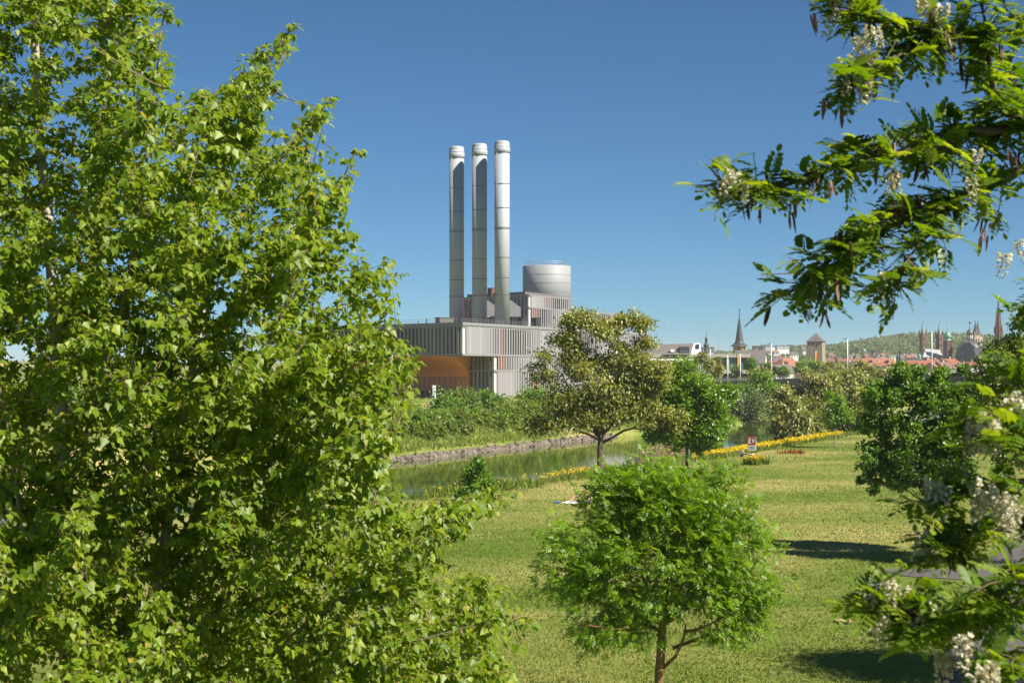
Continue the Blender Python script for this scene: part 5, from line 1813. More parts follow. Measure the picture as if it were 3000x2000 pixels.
shr = [(1150, 1235, 70, 55, 235), (1205, 1215, 55, 50, 245), (1255, 1232, 50, 40, 236), (1310, 1195, 52, 46, 250), (1348, 1190, 50, 48, 256), (1300, 1240, 55, 36, 228), (1350, 1240, 45, 40, 238), (1392, 1205, 30, 28, 262), (1420, 1180, 40, 32, 275),
       (1455, 1190, 45, 36, 270), (1460, 1230, 48, 46, 250), (1500, 1220, 50, 50, 252), (1545, 1225, 48, 52, 250), (1560, 1175, 45, 42, 270), (1590, 1230, 55, 55, 252), (1640, 1225, 60, 60, 260), (1700, 1220, 60, 55, 268), (1750, 1225, 50, 45, 275), (1820, 1215, 60, 50, 285), (1520, 1272, 38, 26, 242), (1880, 1215, 60, 50, 290), (1950, 1200, 70, 60, 300), (2050, 1195, 60, 55, 310),
       (1080, 1225, 70, 55, 230), (1010, 1215, 80, 60, 232), (920, 1210, 90, 70, 235)]
kinds = [("round leafy shrub", 'shrub'), ("loose pale green shrub", 'herb'), ("dense dark green shrub", 'dark_leaf'), ("fresh green shrub", 'maple')]
place = ["at the left end of the far bank", "before the orange wall's left part", "below the gauge board", "right of the gauge board, high on the bank", "under the orange arch's foot", "low on the slope below the gauge", "low on the slope left of the river sign", "just behind the river sign", "at the corner of the slatted storeys",
         "right of the building corner", "right beside the river sign", "second right of the river sign", "third right of the river sign", "against the long slatted wall", "behind the locust's left branches", "behind the locust's lower left crown", "behind the locust trunk", "right of the locust trunk", "behind the locust's right crown", "lowest, at the water's edge right of the grass slope", "between locust and green tree", "behind the bright green tree", "behind the green tree's right side",
         "behind the poplar's edge leaves", "behind the poplar's right boughs", "deep behind the poplar"]
for k, (u, v, ru, rv, Y) in enumerate(shr):
    b0 = at(u, Y)
    zc = P(u, v, Y).z
    it = [(u, v, ru, rv)] + [(u + random.uniform(-.6, .6) * ru, v + random.uniform(-.5, .5) * rv, ru * .55, rv * .6) for _ in range(3)]
    # stretch crown down to the ground
    zb = b0[2]
    vb = HV - (zb - CZ) * F / Y
    if v + rv < vb: it.append((u, (v + vb) / 2, ru * .9, (vb - v) / 2 + 4))
    kd = kinds[(k * 7 + (k // 3)) % 4] if k not in (7,) else kinds[2]
    tree("shrub", kd[0] + " " + place[k], b0, lobes_px(b0, Y, it, .9), 1700, .36, M[kd[1]], M['twig'], .09, .5, 40, 6, .7, .8, 0, None, "shrubs on the far river bank", "shrub", no_trunk=True, leaf_w=.9)

def shore_y(u):
    ysr = np.linspace(120, 330, 2000)
    dd = far_x(ysr) - (u - 1500) / F * ysr
    return float(ysr[np.argmax(dd > 0)])


gs = random.Random(12)
for k in range(34):
    u = 1100 + k * 19 + gs.uniform(-8, 8)
    row = k % 2
    Yw = shore_y(u)
    steep = 1.0 if u < 1370 else .75
    Y = Yw + (10.5 if row else 16) + gs.uniform(-1.5, 1.5) + (3 if 1370 < u < 1450 else 0)
    if u > 1700: continue
    b0 = at(u, Y)
    r = gs.uniform(1.1, 1.8) * (.75 if 1370 < u < 1450 else 1)
    lobes = [(0, 0, r * .55, r, r * .9, r * .75), (r * .6, .2, r * .35, r * .6, r * .6, r * .5), (-r * .6, -.2, r * .4, r * .7, r * .6, r * .55), (.1, 0, r * 1.0, r * .5, r * .5, r * .5)]
    tree("thicket_shrub", "low leafy shrub in the thicket on the far bank's slope", b0, lobes, 900, .30, M[gs.choice(('shrub', 'shrub', 'herb', 'maple', 'shrub'))], M['twig'], .06, .35, 30, 5, .7, .8, 0, None, "thicket on the far bank's slope", "shrub", no_trunk=True, leaf_w=.9)
for k, (u, v, ru, rv, Y, mk, lab) in enumerate(((60, 1190, 120, 90, 240, 'shrub', "broad tree across the river behind the poplar's left edge"), (260, 1180, 130, 90, 250, 'maple', "bright tree across the river deep behind the poplar"), (460, 1190, 120, 80, 250, 'shrub', "loose tree across the river behind the pale stem"), (650, 1185, 120, 80, 255, 'maple', "green tree across the river behind the poplar's middle"), (820, 1195, 110, 70, 260, 'dark_leaf', "dark tree across the river behind the poplar's boughs"))):
    b0 = at(u, Y)
    tree("bank_tree", lab, b0, lobes_px(b0, Y, [(u, v, ru, rv), (u + 50, v - 30, ru * .6, rv * .6), (u - 50, v + 10, ru * .6, rv * .7)], .9), 2600, .5, M[mk], M['bark'], .2, 2.0, 50, 7, .7, .8, 0, None, "trees across the river behind the poplar")
b0 = at(2196, 312)
tree("willow_bush", "grey green willow bush hanging over the water", b0, lobes_px(b0, 312, [(2190, 1190, 58, 45), (2215, 1200, 55, 48), (2160, 1215, 40, 38), (2200, 1235, 65, 24)], .9), 4200, .42, M['willow'], M['twig'], .2, 1.2, 60, 7, .65, .8, leaf_w=.6)
b0 = at(2236, 345)
tree("green_tree", "bright green tree in front of the bridge, over the willow", b0, lobes_px(b0, 345, [(2235, 1122, 38, 26), (2210, 1140, 40, 30), (2260, 1140, 36, 32), (2235, 1165, 55, 40), (2265, 1195, 40, 40)], .9), 5200, .45, M['maple'], M['bark'], .25, 3, 70, 8, .6, .8)
b0 = at(2290, 330)
tree("green_tree", "olive green tree at the water right of the willow", b0, lobes_px(b0, 330, [(2280, 1205, 40, 40), (2300, 1215, 35, 30)], .9), 2200, .42, M['shrub'], M['bark'], .15, 1.5, 36, 6, .6, .8)
loc_ = [((2300, 225), [(2300, 1180, 38, 45), (2320, 1225, 50, 40), (2290, 1255, 40, 30), (2340, 1260, 60, 32), (2385, 1265, 40, 22)], "locust full of cream blossom at the end of the yellow flowers", 4200, 3400),
        ((2370, 250), [(2372, 1140, 45, 30), (2400, 1120, 45, 32), (2350, 1180, 50, 40), (2410, 1180, 60, 50), (2440, 1130, 40, 32)], "cream blossomed locust right of the bridge end", 5200, 3400),
        ((2480, 262), [(2450, 1110, 48, 30), (2500, 1110, 50, 34), (2480, 1150, 70, 40), (2540, 1140, 50, 40), (2550, 1190, 60, 50)], "broad blossoming locust left of the dark green tree", 5200, 3000),
        ((2560, 300), [(2560, 1090, 35, 22), (2520, 1085, 40, 20), (2600, 1110, 40, 30)], "blossoming locust top below the long orange roof", 2600, 1300)]
for (u, Y), it, lab, n1, n2 in loc_:
    b0 = at(u, Y)
    zb = b0[2]
    vb = HV - (zb - CZ) * F / Y
    tree("locust_tree", lab, b0, lobes_px(b0, Y, it + [(u, vb - 30, 45, 28)], .9), n1, .40, M['locust'], M['locust_bark'], .18, 2.2, 90, 9, .6, .7, n2, M['cream'], "blossoming locusts by the bridge")
b0 = at(2430, 236)
tree("green_tree", "dark green undergrowth tree under the blossoming locusts", b0, lobes_px(b0, 236, [(2430, 1230, 60, 40), (2390, 1235, 40, 30), (2500, 1235, 60, 40), (2540, 1250, 40, 30)], .9), 4200, .36, M['shrub'], M['bark'], .14, 1.5, 50, 7, .65, .8)
b0 = at(2448, 184)
t = tree("staked_sapling", "slim young tree with pale trunk beside a stake", b0, lobes_px(b0, 184, [(2448, 1180, 28, 30), (2440, 1215, 36, 26), (2465, 1215, 30, 24)], .9), 1900, .24, M['maple'], M['stakewood'], .07, 3.2, 34, 6, .6, .8)
x_ = b0[0] + .55
st = thing("tree_stake", "short wooden stake frame beside the slim young tree", "stake", (x_, 184, b0[2]))
MB().box((0, 0, .25), (.09, .09, .75)).build("post", M['stakewood'], st)
MB().box((-.25, 0, .58), (.55, .07, .07)).build("rail", M['stakewood'], st)
# large trees on the right
b0 = (21.6, 78.0, 0.0)
tree("dark_green_tree", "large dark green tree with billowing crown on the lawn", b0,
     lobes_px(b0, 78, [(2640, 1100, 55, 48), (2750, 1125, 55, 45), (2850, 1130, 50, 50), (2590, 1160, 70, 55), (2700, 1170, 80, 55), (2820, 1190, 85, 60), (2560, 1240, 50, 45), (2640, 1260, 75, 50), (2750, 1270, 85, 55), (2860, 1270, 60, 55), (2570, 1330, 60, 48), (2660, 1350, 75, 55), (2780, 1360, 80, 48), (2545, 1400, 42, 32), (2650, 1410, 70, 28)], 1.0),
     24000, .16, M['dark_leaf'], M['lichen_bark'], .15, 2.7, 300, 13, .42, .75, inner=2.4)
b0 = (27.5, 72.0, 0.0)
tree("light_green_tree", "light green tree at the picture's right edge behind the blossoms", b0,
     lobes_px(b0, 72, [(2960, 1040, 60, 80), (2900, 1120, 60, 80), (3020, 1100, 80, 90), (3000, 1000, 60, 70), (3120, 1080, 120, 130), (2940, 1200, 80, 80), (3050, 1250, 110, 100), (2960, 1320, 80, 60), (3200, 1250, 120, 100)], 1.0),
     17000, .13, M['shrub'], M['bark'], .2, 3.0, 150, 11, .6, .75, 700, M['cream'])
b0 = (18.8, 43.6, 0.0)
tree("path_tree", "shady tree beside the footpath at the lower right", b0,
     [(0, 0, 7.8, 2.6, 2.6, 2.2), (-.9, .4, 6.6, 1.8, 2, 1.4), (1.2, -.3, 8.8, 2.2, 2.2, 1.8)], 14000, .12, M['dark_leaf'], M['bark'], .16, 2.6, 110, 9, .6, .75)
# around the bridge head and town
tt = [("green_tree", "bright green tree in front of the square tower", 2372, 560, [(2365, 1075, 28, 18), (2395, 1078, 26, 16), (2345, 1080, 18, 14)], 'maple'), ("green_tree", "dark small tree at the hall's right corner", 2199, 585, [(2199, 1068, 14, 17), (2205, 1082, 18, 16)], 'dark_leaf'),
      ("green_tree", "round dark tree before the hall windows", 2152, 590, [(2152, 1092, 13, 16), (2160, 1100, 14, 12)], 'dark_leaf'), ("locust_tree", "cream locust between the flagpoles and lamp", 2230, 420, [(2228, 1092, 24, 12), (2210, 1098, 18, 10)], 'locust'),
      ("locust_tree", "olive locust in front of the hall's left windows", 2060, 430, [(2050, 1045, 28, 14), (2085, 1065, 28, 16), (2100, 1085, 20, 14)], 'locust'), ("locust_tree", "pale locust right of the square tower's foot", 2445, 545, [(2440, 1078, 32, 14), (2470, 1082, 26, 12)], 'locust'),
      ("green_tree", "small green bush on the bridge approach", 2298, 560, [(2296, 1090, 14, 12)], 'maple'), ("green_tree", "dark bush behind the white street lamp", 2270, 575, [(2268, 1085, 14, 12), (2250, 1076, 9, 12)], 'dark_leaf')]
for nm, lab, u, Y, it, mk in tt:
    b0 = (P(u, 0, Y).x, Y, 3.0)
    tree(nm, lab, b0, lobes_px(b0, Y, it, .9), 1500, .62, M[mk], M['bark'], .2, 2.5, 34, 6, .6, .8, 500 if mk == 'locust' else 0, M['cream'])

# woods on the hills, read as one mass
g = np.random.default_rng(77)
n = 5200
yy = 1150 + 1750 * g.random(n) ** .85
azz = .10 + .32 * g.random(n)
xw = azz * yy
zw = ground_z(xw, yy)
keep = (yy > 1350 + 250 * g.random(n))
xw, yy, zw = xw[keep], yy[keep], zw[keep]
n = len(xw)
rw = 4.5 + 3.5 * g.random(n)
per = 19
ci = np.repeat(np.arange(n), per)
dr = norm(g.normal(size=(n * per, 3)))
dr[:, 2] = np.abs(dr[:, 2]) * .95 - .1
cpos = np.stack([xw, yy, zw + rw * .75], 1)[ci] + dr * (rw[ci] * (.75 + .35 * g.random(n * per)))[:, None] * np.array([1, 1, .95])
nrm_ = dr + g.normal(size=dr.shape) * .35
tang = g.normal(size=dr.shape)
wsc = rw[ci] * (.55 + .35 * g.random(n * per))
wo_ = scatter("hillside_forest", CARD_V, CARD_F, cpos, frames(tang, nrm_), np.stack([wsc * 1.1, wsc, wsc], 1), np.clip(g.random(n)[ci] * .8 + .2 * g.random(n * per), 0, 1), M['forest'])
tag(wo_, "mixed green woods covering the hills behind the town", kind="stuff")

# ---------------------------------------------------------------- ash tree in the middle foreground
g = np.random.default_rng(55)
rr = random.Random(55)
Ya = 39.0
bx_, by_ = P(1938, 0, Ya).x, Ya
ash = thing("ash_tree", "round bright green ash tree standing on the lawn", "tree", (bx_, by_, 0))
al = lobes_px((bx_, by_, 0), Ya, [(1930, 1440, 190, 90), (1850, 1470, 150, 90), (2040, 1480, 140, 100), (1760, 1600, 160, 120), (1930, 1580, 190, 130), (2110, 1600, 150, 110), (1700, 1720, 110, 80), (1860, 1740, 130, 90), (2060, 1720, 150, 90), (2190, 1720, 95, 80), (2130, 1830, 120, 50), (1760, 1850, 90, 50), (1870, 1850, 70, 40), (2220, 1780, 70, 60)], 1.0)
lb = np.array(al)
nc_ = 460
w = (lb[:, 3] * lb[:, 4] * lb[:, 5]) ** .75
idx = g.choice(len(lb), nc_, p=w / w.sum())
cen = lb[idx, :3] + norm(g.normal(size=(nc_, 3))) * (g.random(nc_) ** .42)[:, None] * lb[idx, 3:] * (.85 + .3 * g.random((nc_, 1)))
mb = MB()
trunk = [(-.05, 0, -.2), (-.03, 0, .8), (-.06, .02, 1.6), (0, 0, 2.4), (.05, .02, 3.2), (.1, .05, 4.0), (.08, .1, 4.9)]
mb.tube(trunk, [.165, .135, .12, .115, .10, .075, .045], 12)
sk = [np.array(q) for q in trunk[3:]]
br = [[(0, 0, 1.75), (.35, -.1, 2.1), (.55, -.15, 2.55), (.62, -.1, 2.9), (.45, -.05, 3.2)], [(.58, -.12, 2.75), (.85, -.2, 2.8), (1.2, -.25, 2.95), (1.8, -.3, 3.3)],
      [(0, 0, 2.75), (-.6, .1, 2.95), (-1.2, .2, 3.3), (-1.9, .2, 3.6)], [(0, 0, 2.9), (-.5, -.2, 3.3), (-.9, -.5, 3.9), (-1.2, -.8, 4.6)], [(.02, 0, 3.0), (.6, .3, 3.3), (1.1, .6, 3.9), (1.6, .8, 4.6)],
      [(.02, 0, 2.9), (.5, -.2, 3.2), (1.0, -.3, 3.8), (1.3, -.4, 4.5)], [(.04, 0, 3.1), (-.3, .6, 3.7), (-.6, 1.2, 4.5), (-.7, 1.6, 5.2)], [(.05, .02, 3.2), (.5, -.2, 3.9), (.7, -.3, 4.8), (.8, -.3, 5.4)],
      [(0, 0, 2.6), (-.7, -.3, 2.8), (-1.4, -.5, 2.9), (-2.2, -.5, 3.0)], [(.1, .05, 4.0), (.4, .2, 4.8), (.6, .2, 5.6)], [(.08, .1, 4.4), (-.4, -.1, 5.2), (-.6, -.2, 6.0)], [(.3, 0, 2.3), (1.3, .3, 2.6), (2.0, .6, 2.9), (2.5, .7, 3.3)]]
for q in br:
    n = len(q)
    mb.tube([Vector(v) for v in q], [.055 * (1 - .7 * i / (n - 1)) for i in range(n)], 7)
    for i in range(n - 1):
        for f in (.33, .66, 1):
            sk.append(np.array(Vector(q[i]).lerp(Vector(q[i + 1]), f)))
sk = np.array(sk)
for k in np.argsort(np.sum((cen - np.array([0, 0, 3])) ** 2, axis=1)):
    a = Vector(sk[nearest(sk, cen[k])])
    pts = curve_pts(a, cen[k], 3, .07, .05, rr)
    mb.tube(pts, [.018, .014, .010, .005], 4)
    sk = np.vstack([sk, np.array(pts[1:])])
mb.build("trunk", M['lichen_bark'], ash, True)
tv, tf = compound(3, .18, .105, .036, .3)
n = 10200
ci = g.integers(0, nc_, n)
pos = cen[ci] + g.normal(size=(n, 3)) * np.array([.23, .23, .17])
ctr = np.array([0, 0, 4.2])
ow = norm(pos - ctr)
d = ow * .8 + g.normal(size=(n, 3)) * .55
d[:, 2] -= .05
nn = ow * .4 + g.normal(size=(n, 3)) * .35
nn[:, 2] += .5
nn += np.array(sdir) * .6
R = frames(d, nn)
sc = .75 + .5 * g.random(n)
tint = np.clip(.55 * g.random(nc_)[ci] + .45 * g.random(n), 0, 1)
front = np.argsort((pos[:, 1] - .35 * pos[:, 2]) - .6 * np.linalg.norm(pos[:, [0, 2]] - ctr[[0, 2]], axis=1))[:290]
mask = np.ones(n, bool); mask[front] = False
fo = scatter("foliage", tv, tf, pos[mask], R[mask], sc[mask], tint[mask], M['ash'], ash)
fo["kind"] = "stuff"
lms = [template_mesh("leaf", tv, tf, M['ash'], q) for q in (.15, .4, .65, .9)]
for i in front:
    o = link("leaf", lms[int(i) % 4], ash)
    o.matrix_local = Matrix.Translation(Vector(pos[i])) @ Matrix(R[i].tolist()).to_4x4() @ Matrix.Scale(float(sc[i]), 4)

# ---------------------------------------------------------------- poplar at the left
g = np.random.default_rng(66)
rr = random.Random(66)
q_ = 1.2755
poly = np.array([(385, 30), (402, 100), (372, 180), (400, 245), (455, 210), (530, 195), (560, 120), (600, 88), (660, 60), (678, 110), (640, 180), (648, 220), (600, 290), (640, 290), (700, 240), (758, 230), (760, 270), (700, 350), (740, 370), (795, 350), (820, 395), (785, 470), (740, 515), (805, 530), (845, 580), (880, 580), (912, 640), (922, 672), (885, 720), (870, 750), (935, 790), (955, 830), (942, 900), (950, 950), (925, 1000), (930, 1030), (895, 1090), (840, 1165), (880, 1160), (950, 1140), (1060, 1138), (1130, 1110), (1180, 1125), (1170, 1150), (1105, 1205), (1045, 1245), (950, 1290), (1110, 1305), (1160, 1340), (1130, 1390), (1215, 1440), (1150, 1500), (1190, 1560), (1200, 1700), (-130, 1700), (-130, -120), (360, -120)], float) * q_


def in_poly(pts, pg):
    x, y = pts[:, 0], pts[:, 1]
    inside = np.zeros(len(pts), bool)
    j = len(pg) - 1
    for i in range(len(pg)):
        c = ((pg[i, 1] > y) != (pg[j, 1] > y)) & (x < (pg[j, 0] - pg[i, 0]) * (y - pg[i, 1]) / (pg[j, 1] - pg[i, 1] + 1e-9) + pg[i, 0])
        inside ^= c
        j = i
    return inside


def UV(u, v, Yv):
    return np.stack([(u - 1500) / F * Yv, Yv, CZ - (v - HV) / F * Yv], -1)


pop = thing("poplar_tree", "large leafy poplar filling the left of the view", "tree", (-3.6, 12.2, 0))
pb = np.array([-3.6, 12.2, 0.0])
mb = MB()
stems_ = [[(120, 5200, 12.2), (190, 3000, 12.2), (205, 2000, 12.1), (190, 1500, 12.2), (170, 1000, 12.2), (120, 450, 12.3), (90, -100, 12.3), (80, -700, 12.4)],
          [(205, 2600, 12.15), (330, 2150, 12.3), (440, 1800, 12.4), (475, 1640, 12.4), (555, 1130, 12.4), (615, 760, 12.5), (640, 480, 12.5), (650, 330, 12.6)],
          [(330, 2150, 12.3), (520, 1750, 11.9), (700, 1500, 11.6), (860, 1250, 11.4), (1000, 1100, 11.3), (1150, 980, 11.2)],
          [(340, 2140, 12.3), (700, 1980, 11.6), (1000, 1750, 11.2), (1250, 1560, 11.0), (1440, 1450, 10.9)],
          [(440, 1800, 12.4), (620, 1400, 12.9), (800, 1050, 13.2), (950, 850, 13.3), (1120, 800, 13.3)],
          [(555, 1130, 12.4), (700, 900, 12.2), (860, 700, 12.1), (980, 560, 12.1), (1040, 450, 12.1)],
          [(600, 850, 12.5), (720, 620, 12.8), (850, 430, 12.9), (960, 300, 12.9)],
          [(630, 560, 12.5), (720, 330, 12.3), (800, 170, 12.3), (850, 85, 12.3)],
          [(190, 1500, 12.2), (300, 1100, 11.5), (400, 700, 11.2), (450, 300, 11.1), (480, 40, 11.1)],
          [(205, 2000, 12.1), (60, 1500, 11.4), (-20, 1000, 11.0), (-60, 500, 11)],
          [(340, 2140, 12.3), (600, 2120, 11.2), (900, 2020, 10.8), (1200, 1880, 10.6), (1500, 1800, 10.5)],
          [(170, 1000, 12.2), (330, 600, 13.2), (400, 250, 13.5), (430, -80, 13.6)],
          [(475, 1640, 12.4), (760, 1300, 12.7), (1000, 1180, 12.9), (1180, 1080, 12.9)]]
wid_ = [.11, .07, .026, .022, .026, .02, .018, .014, .024, .024, .015, .02, .02]
sk = []
lim = MB()
for si, (st_, w0) in enumerate(zip(stems_, wid_)):
    pts = [Vector(UV(u, v, Yv) - pb) for u, v, Yv in st_]
    n = len(pts)
    fine = []
    for i in range(n - 1):
        for f in (0, .25, .5, .75):
            p = pts[i].lerp(pts[i + 1], f)
            if i or f: p += Vector((rr.uniform(-1, 1), rr.uniform(-1, 1), 0)) * .012
            fine.append(p)
    fine.append(pts[-1])
    m_ = len(fine)
    (mb if w0 > .06 else lim).tube(fine, [max(.005, w0 * (1 - .88 * i / (m_ - 1))) for i in range(m_)], 9 if w0 > .06 else 6)
    for i, p in enumerate(fine):
        if UV(0, 0, 1) is not None and p.z > 5.5: sk.append(np.array(p))
    st_ = None
tr_o = mb.build("trunk", M['pale_bark'], pop, True)
lim.build("limbs", M['limb_bark'], pop, True)
sk = np.array(sk)
# twig ends: fill the crown volume
NT = 4700
cc_ = np.stack([-160 + 1780 * g.random(9000), -150 + 2330 * g.random(9000)], 1)
cc_ = cc_[in_poly(cc_, poly)]
dens = np.clip(.7 + .3 * (cc_[:, 1] / 1100), .7, 1.0)
cc_ = cc_[g.random(len(cc_)) < dens][:640]
cd_ = np.clip(12.1 + 1.1 * g.normal(size=len(cc_)), 9.9, 14.6)
kk = np.repeat(np.arange(len(cc_)), 13)
al_, ac_ = g.normal(size=len(kk)) * 78, g.normal(size=len(kk)) * 36
cand = cc_[kk] + np.stack([al_ * .45 + ac_ * .89, -al_ * .89 + ac_ * .45], 1)
dep = cd_[kk] + g.normal(size=len(kk)) * .16
inside = in_poly(cand, poly)
cand, dep = cand[inside], dep[inside]
extra = np.stack([-160 + 1780 * g.random(6000), -150 + 2330 * g.random(6000)], 1)
extra = extra[in_poly(extra, poly)][:900]
cand = np.vstack([cand, extra])
dep = np.concatenate([dep, np.clip(12.6 + 1.0 * g.normal(size=len(extra)), 10.5, 14.8)])
# a real crown about 4 m deep; every shoot stands at its own distance
ends = UV(cand[:, 0], cand[:, 1], dep) - pb
tips = np.array([(860, 80, 12.3), (835, 100, 12.35), (970, 292, 12.9), (950, 310, 12.8), (1050, 445, 12.1), (1020, 470, 12.0), (1178, 805, 13.2), (1140, 760, 13.3), (1222, 1022, 11.2), (1150, 840, 11.8), (1508, 1442, 10.9), (1450, 1450, 11.0), (1480, 1470, 10.8), (1560, 1830, 10.5), (1470, 1720, 10.6), (1530, 1900, 10.5), (490, 20, 11.1), (1210, 1150, 12.8), (510, 60, 11.3)])
ends = np.vstack([ends, UV(tips[:, 0], tips[:, 1], tips[:, 2]) - pb])
NT = len(ends)
tm = MB()
lp, ld, ln_, ls, lt = [], [], [], [], []
ctr = np.array(UV(350, 1500, 12.2) - pb)
order = np.argsort(np.linalg.norm(ends - ctr, axis=1))
skl = sk
grow = [sk]
petv = []
for k in order:
    e = ends[k]
    i = nearest(skl, e)
    a = skl[i]
    L_ = np.linalg.norm(e - a)
    if L_ > 1.1 or (L_ > .45 and e[2] < a[2] - .3): continue
    if L_ > .7:
        b2 = e + (a - e) / L_ * .65
        pts = curve_pts(a, b2, 3, .06, .04, rr)
        tm.tube(pts, [.010, .008, .007, .005], 4)
        skl = np.vstack([skl, np.array(pts[1:])])
        a = b2
    # the leafy shoot rises slightly before its end
    pts = curve_pts(a, e, 2, -.06, .03, rr)
    tm.tube(pts, [.005, .0035, .0015], 3)
    if rr.random() < .25: skl = np.vstack([skl, e[None]])
    sd = norm(e - np.array(a))
    nl = rr.randint(10, 16)
    for j in range(nl):
        t_ = 1 - (j / nl) ** 1.15 * .95
        f = t_ * 2
        i0 = min(int(f), 1)
        p = np.array(pts[i0].lerp(pts[i0 + 1], f - i0))
        az = j * 2.4 + rr.uniform(-.4, .4)
        o_ = np.array([math.cos(az), math.sin(az), rr.uniform(-.1, .7)]) + sd * .5
        o_ /= np.linalg.norm(o_)
        pet = rr.uniform(.025, .05)
        q = p + o_ * pet
        d = o_ * .55 + np.array([rr.uniform(-.35, .35), rr.uniform(-.35, .35), -rr.uniform(.25, 1.1)])
        petv.append((p, q))
        lp.append(q); ld.append(d)
        nrm = np.array([rr.uniform(-1, 1), rr.uniform(-1, 1), .45]) + o_ * .4 + np.array(sdir) * .75
        ln_.append(nrm)
        young = j < 2
        ls.append(rr.uniform(.038, .080) * (.7 if young else 1))
        lt.append(min(1, rr.random() * .85 + (.15 if young and rr.random() < .6 else 0) + (.12 if rr.random() < .05 else 0)))
tm.build("twigs", M['twig'], pop, False)["kind"] = "stuff"
lp, ld, ln_, ls, lt = map(np.array, (lp, ld, ln_, ls, lt))
R = frames(ld, ln_)
# petioles as slim blades
pa, pq = np.array([x[0] for x in petv]), np.array([x[1] for x in petv])
dl = pq - pa
ps = scatter("leaf_stalks", [(-.5, 0, 0), (.5, 0, 0), (0, 1, 0)], [(0, 1, 2)], pa, frames(dl, g.normal(size=dl.shape)), np.stack([np.full(len(dl), .003), np.linalg.norm(dl, axis=1), np.ones(len(dl))], 1), g.random(len(dl)), M['stalk'], pop)
ps["kind"] = "stuff"
# the leaves that show largest: nearest ones and those standing out against the view behind
wp = lp + pb
uu = 1500 + F * wp[:, 0] / wp[:, 1]
vv = HV - F * (wp[:, 2] - CZ) / wp[:, 1]
vis = (uu > 10) & (uu < 1600) & (vv > 10) & (vv < 1990)
score = wp[:, 1] - .0 * uu + np.where(vis, 0, 99)
front = np.argsort(score)[:295]
mask = np.ones(len(lp), bool); mask[front] = False
s3 = np.stack([ls * (.9 + .25 * g.random(len(ls))), ls, ls], 1)
fo = scatter("foliage", POPLAR_V, POPLAR_F, lp[mask], R[mask], s3[mask], lt[mask], M['poplar'], pop)
fo["kind"] = "stuff"
lms = [template_mesh("leaf", POPLAR_V, POPLAR_F, M['poplar'], q) for q in (.1, .3, .5, .7, .9)]
for i in front:
    o = link("leaf", lms[int(i) % 5], pop)
    o.matrix_local = Matrix.Translation(Vector(lp[i])) @ Matrix(R[i].tolist()).to_4x4() @ Matrix.Scale(float(ls[i]), 4)

# ---------------------------------------------------------------- blossoming locust boughs at the right
g = np.random.default_rng(88)
rr = random.Random(88)
lb_ = np.array([4.4, 6.6, 0.0])
loc = thing("locust_boughs", "blossoming locust with brown pods reaching in along the right edge", "tree", tuple(lb_))
boughs = [([(4400, 1300, 6.7), (3300, 620, 6.5), (3000, 494, 6.4), (2911, 540, 6.3), (2813, 574, 6.2), (2699, 608, 6.1), (2584, 649, 6.0), (2480, 720, 6.0), (2380, 800, 6.0)], .035),
          ([(4400, 900, 6.7), (3300, 400, 6.4), (3000, 367, 6.3), (2854, 390, 6.2), (2767, 425, 6.1), (2624, 448, 6.0), (2452, 488, 6.0), (2337, 534, 5.9), (2222, 548, 5.9), (2120, 545, 5.8)], .032),
          ([(3300, 400, 6.4), (3080, 360, 6.3), (2940, 330, 6.2), (2900, 230, 6.1), (2894, 92, 6.0), (2860, -60, 6.0)], .026),
          ([(2896, 130, 6.05), (2780, 110, 6.0), (2680, 80, 5.9), (2560, 60, 5.9), (2460, 20, 5.9)], .014),
          ([(2780, 110, 6.0), (2660, 150, 5.9), (2560, 200, 5.8), (2490, 250, 5.8)], .010),
          ([(2990, 350, 6.3), (2960, 200, 6.5), (2980, 60, 6.6)], .014),
          ([(2854, 390, 6.2), (2720, 400, 6.4), (2600, 410, 6.5), (2480, 440, 6.5)], .010),
          ([(2699, 608, 6.1), (2560, 700, 6.3), (2440, 790, 6.3), (2330, 850, 6.3)], .010),
          ([(2813, 574, 6.2), (2740, 660, 6.0), (2660, 760, 5.9), (2600, 830, 5.9)], .009),
          ([(3300, 620, 6.5), (3140, 760, 7.2), (3090, 830, 7.2), (3060, 900, 7.2)], .014),
          ([(4400, 1600, 6.8), (3300, 1250, 5.6), (3080, 1220, 5.2), (2960, 1240, 5.0), (2880, 1260, 4.9)], .02),
          ([(4400, 1900, 6.8), (3300, 1420, 5.6), (3080, 1400, 5.3), (2900, 1420, 5.2), (2760, 1470, 5.1)], .02),
          ([(4400, 2100, 6.8), (3300, 1560, 5.6), (3050, 1530, 5.3), (2880, 1560, 5.2), (2760, 1600, 5.2)], .02),
          ([(4400, 2300, 6.8), (3300, 1850, 5.4), (3000, 1760, 5.2), (2874, 1766, 5.1), (2776, 1806, 5.1), (2700, 1815, 5.0), (2656, 1795, 5.0), (2575, 1749, 5.0)], .018),
          ([(3300, 1850, 5.4), (3050, 1900, 4.8), (2950, 1940, 4.6), (2890, 1970, 4.6)], .016),
          ([(3300, 1420, 5.6), (3060, 1640, 4.9), (2960, 1700, 4.7), (2900, 1760, 4.7)], .014),
          ([(3300, 1250, 5.6), (3050, 1080, 5.4), (2985, 1130, 5.3)], .012)]
mb = MB()
mb.tube([Vector(q) for q in ((0, 0, -.2), (-.05, 0, 3), (.02, 0, 6), (.05, 0, 9), (.0, 0, 11.5), (-.1, 0, 14))], [.24, .21, .18, .15, .10, .04], 12)
spine = []
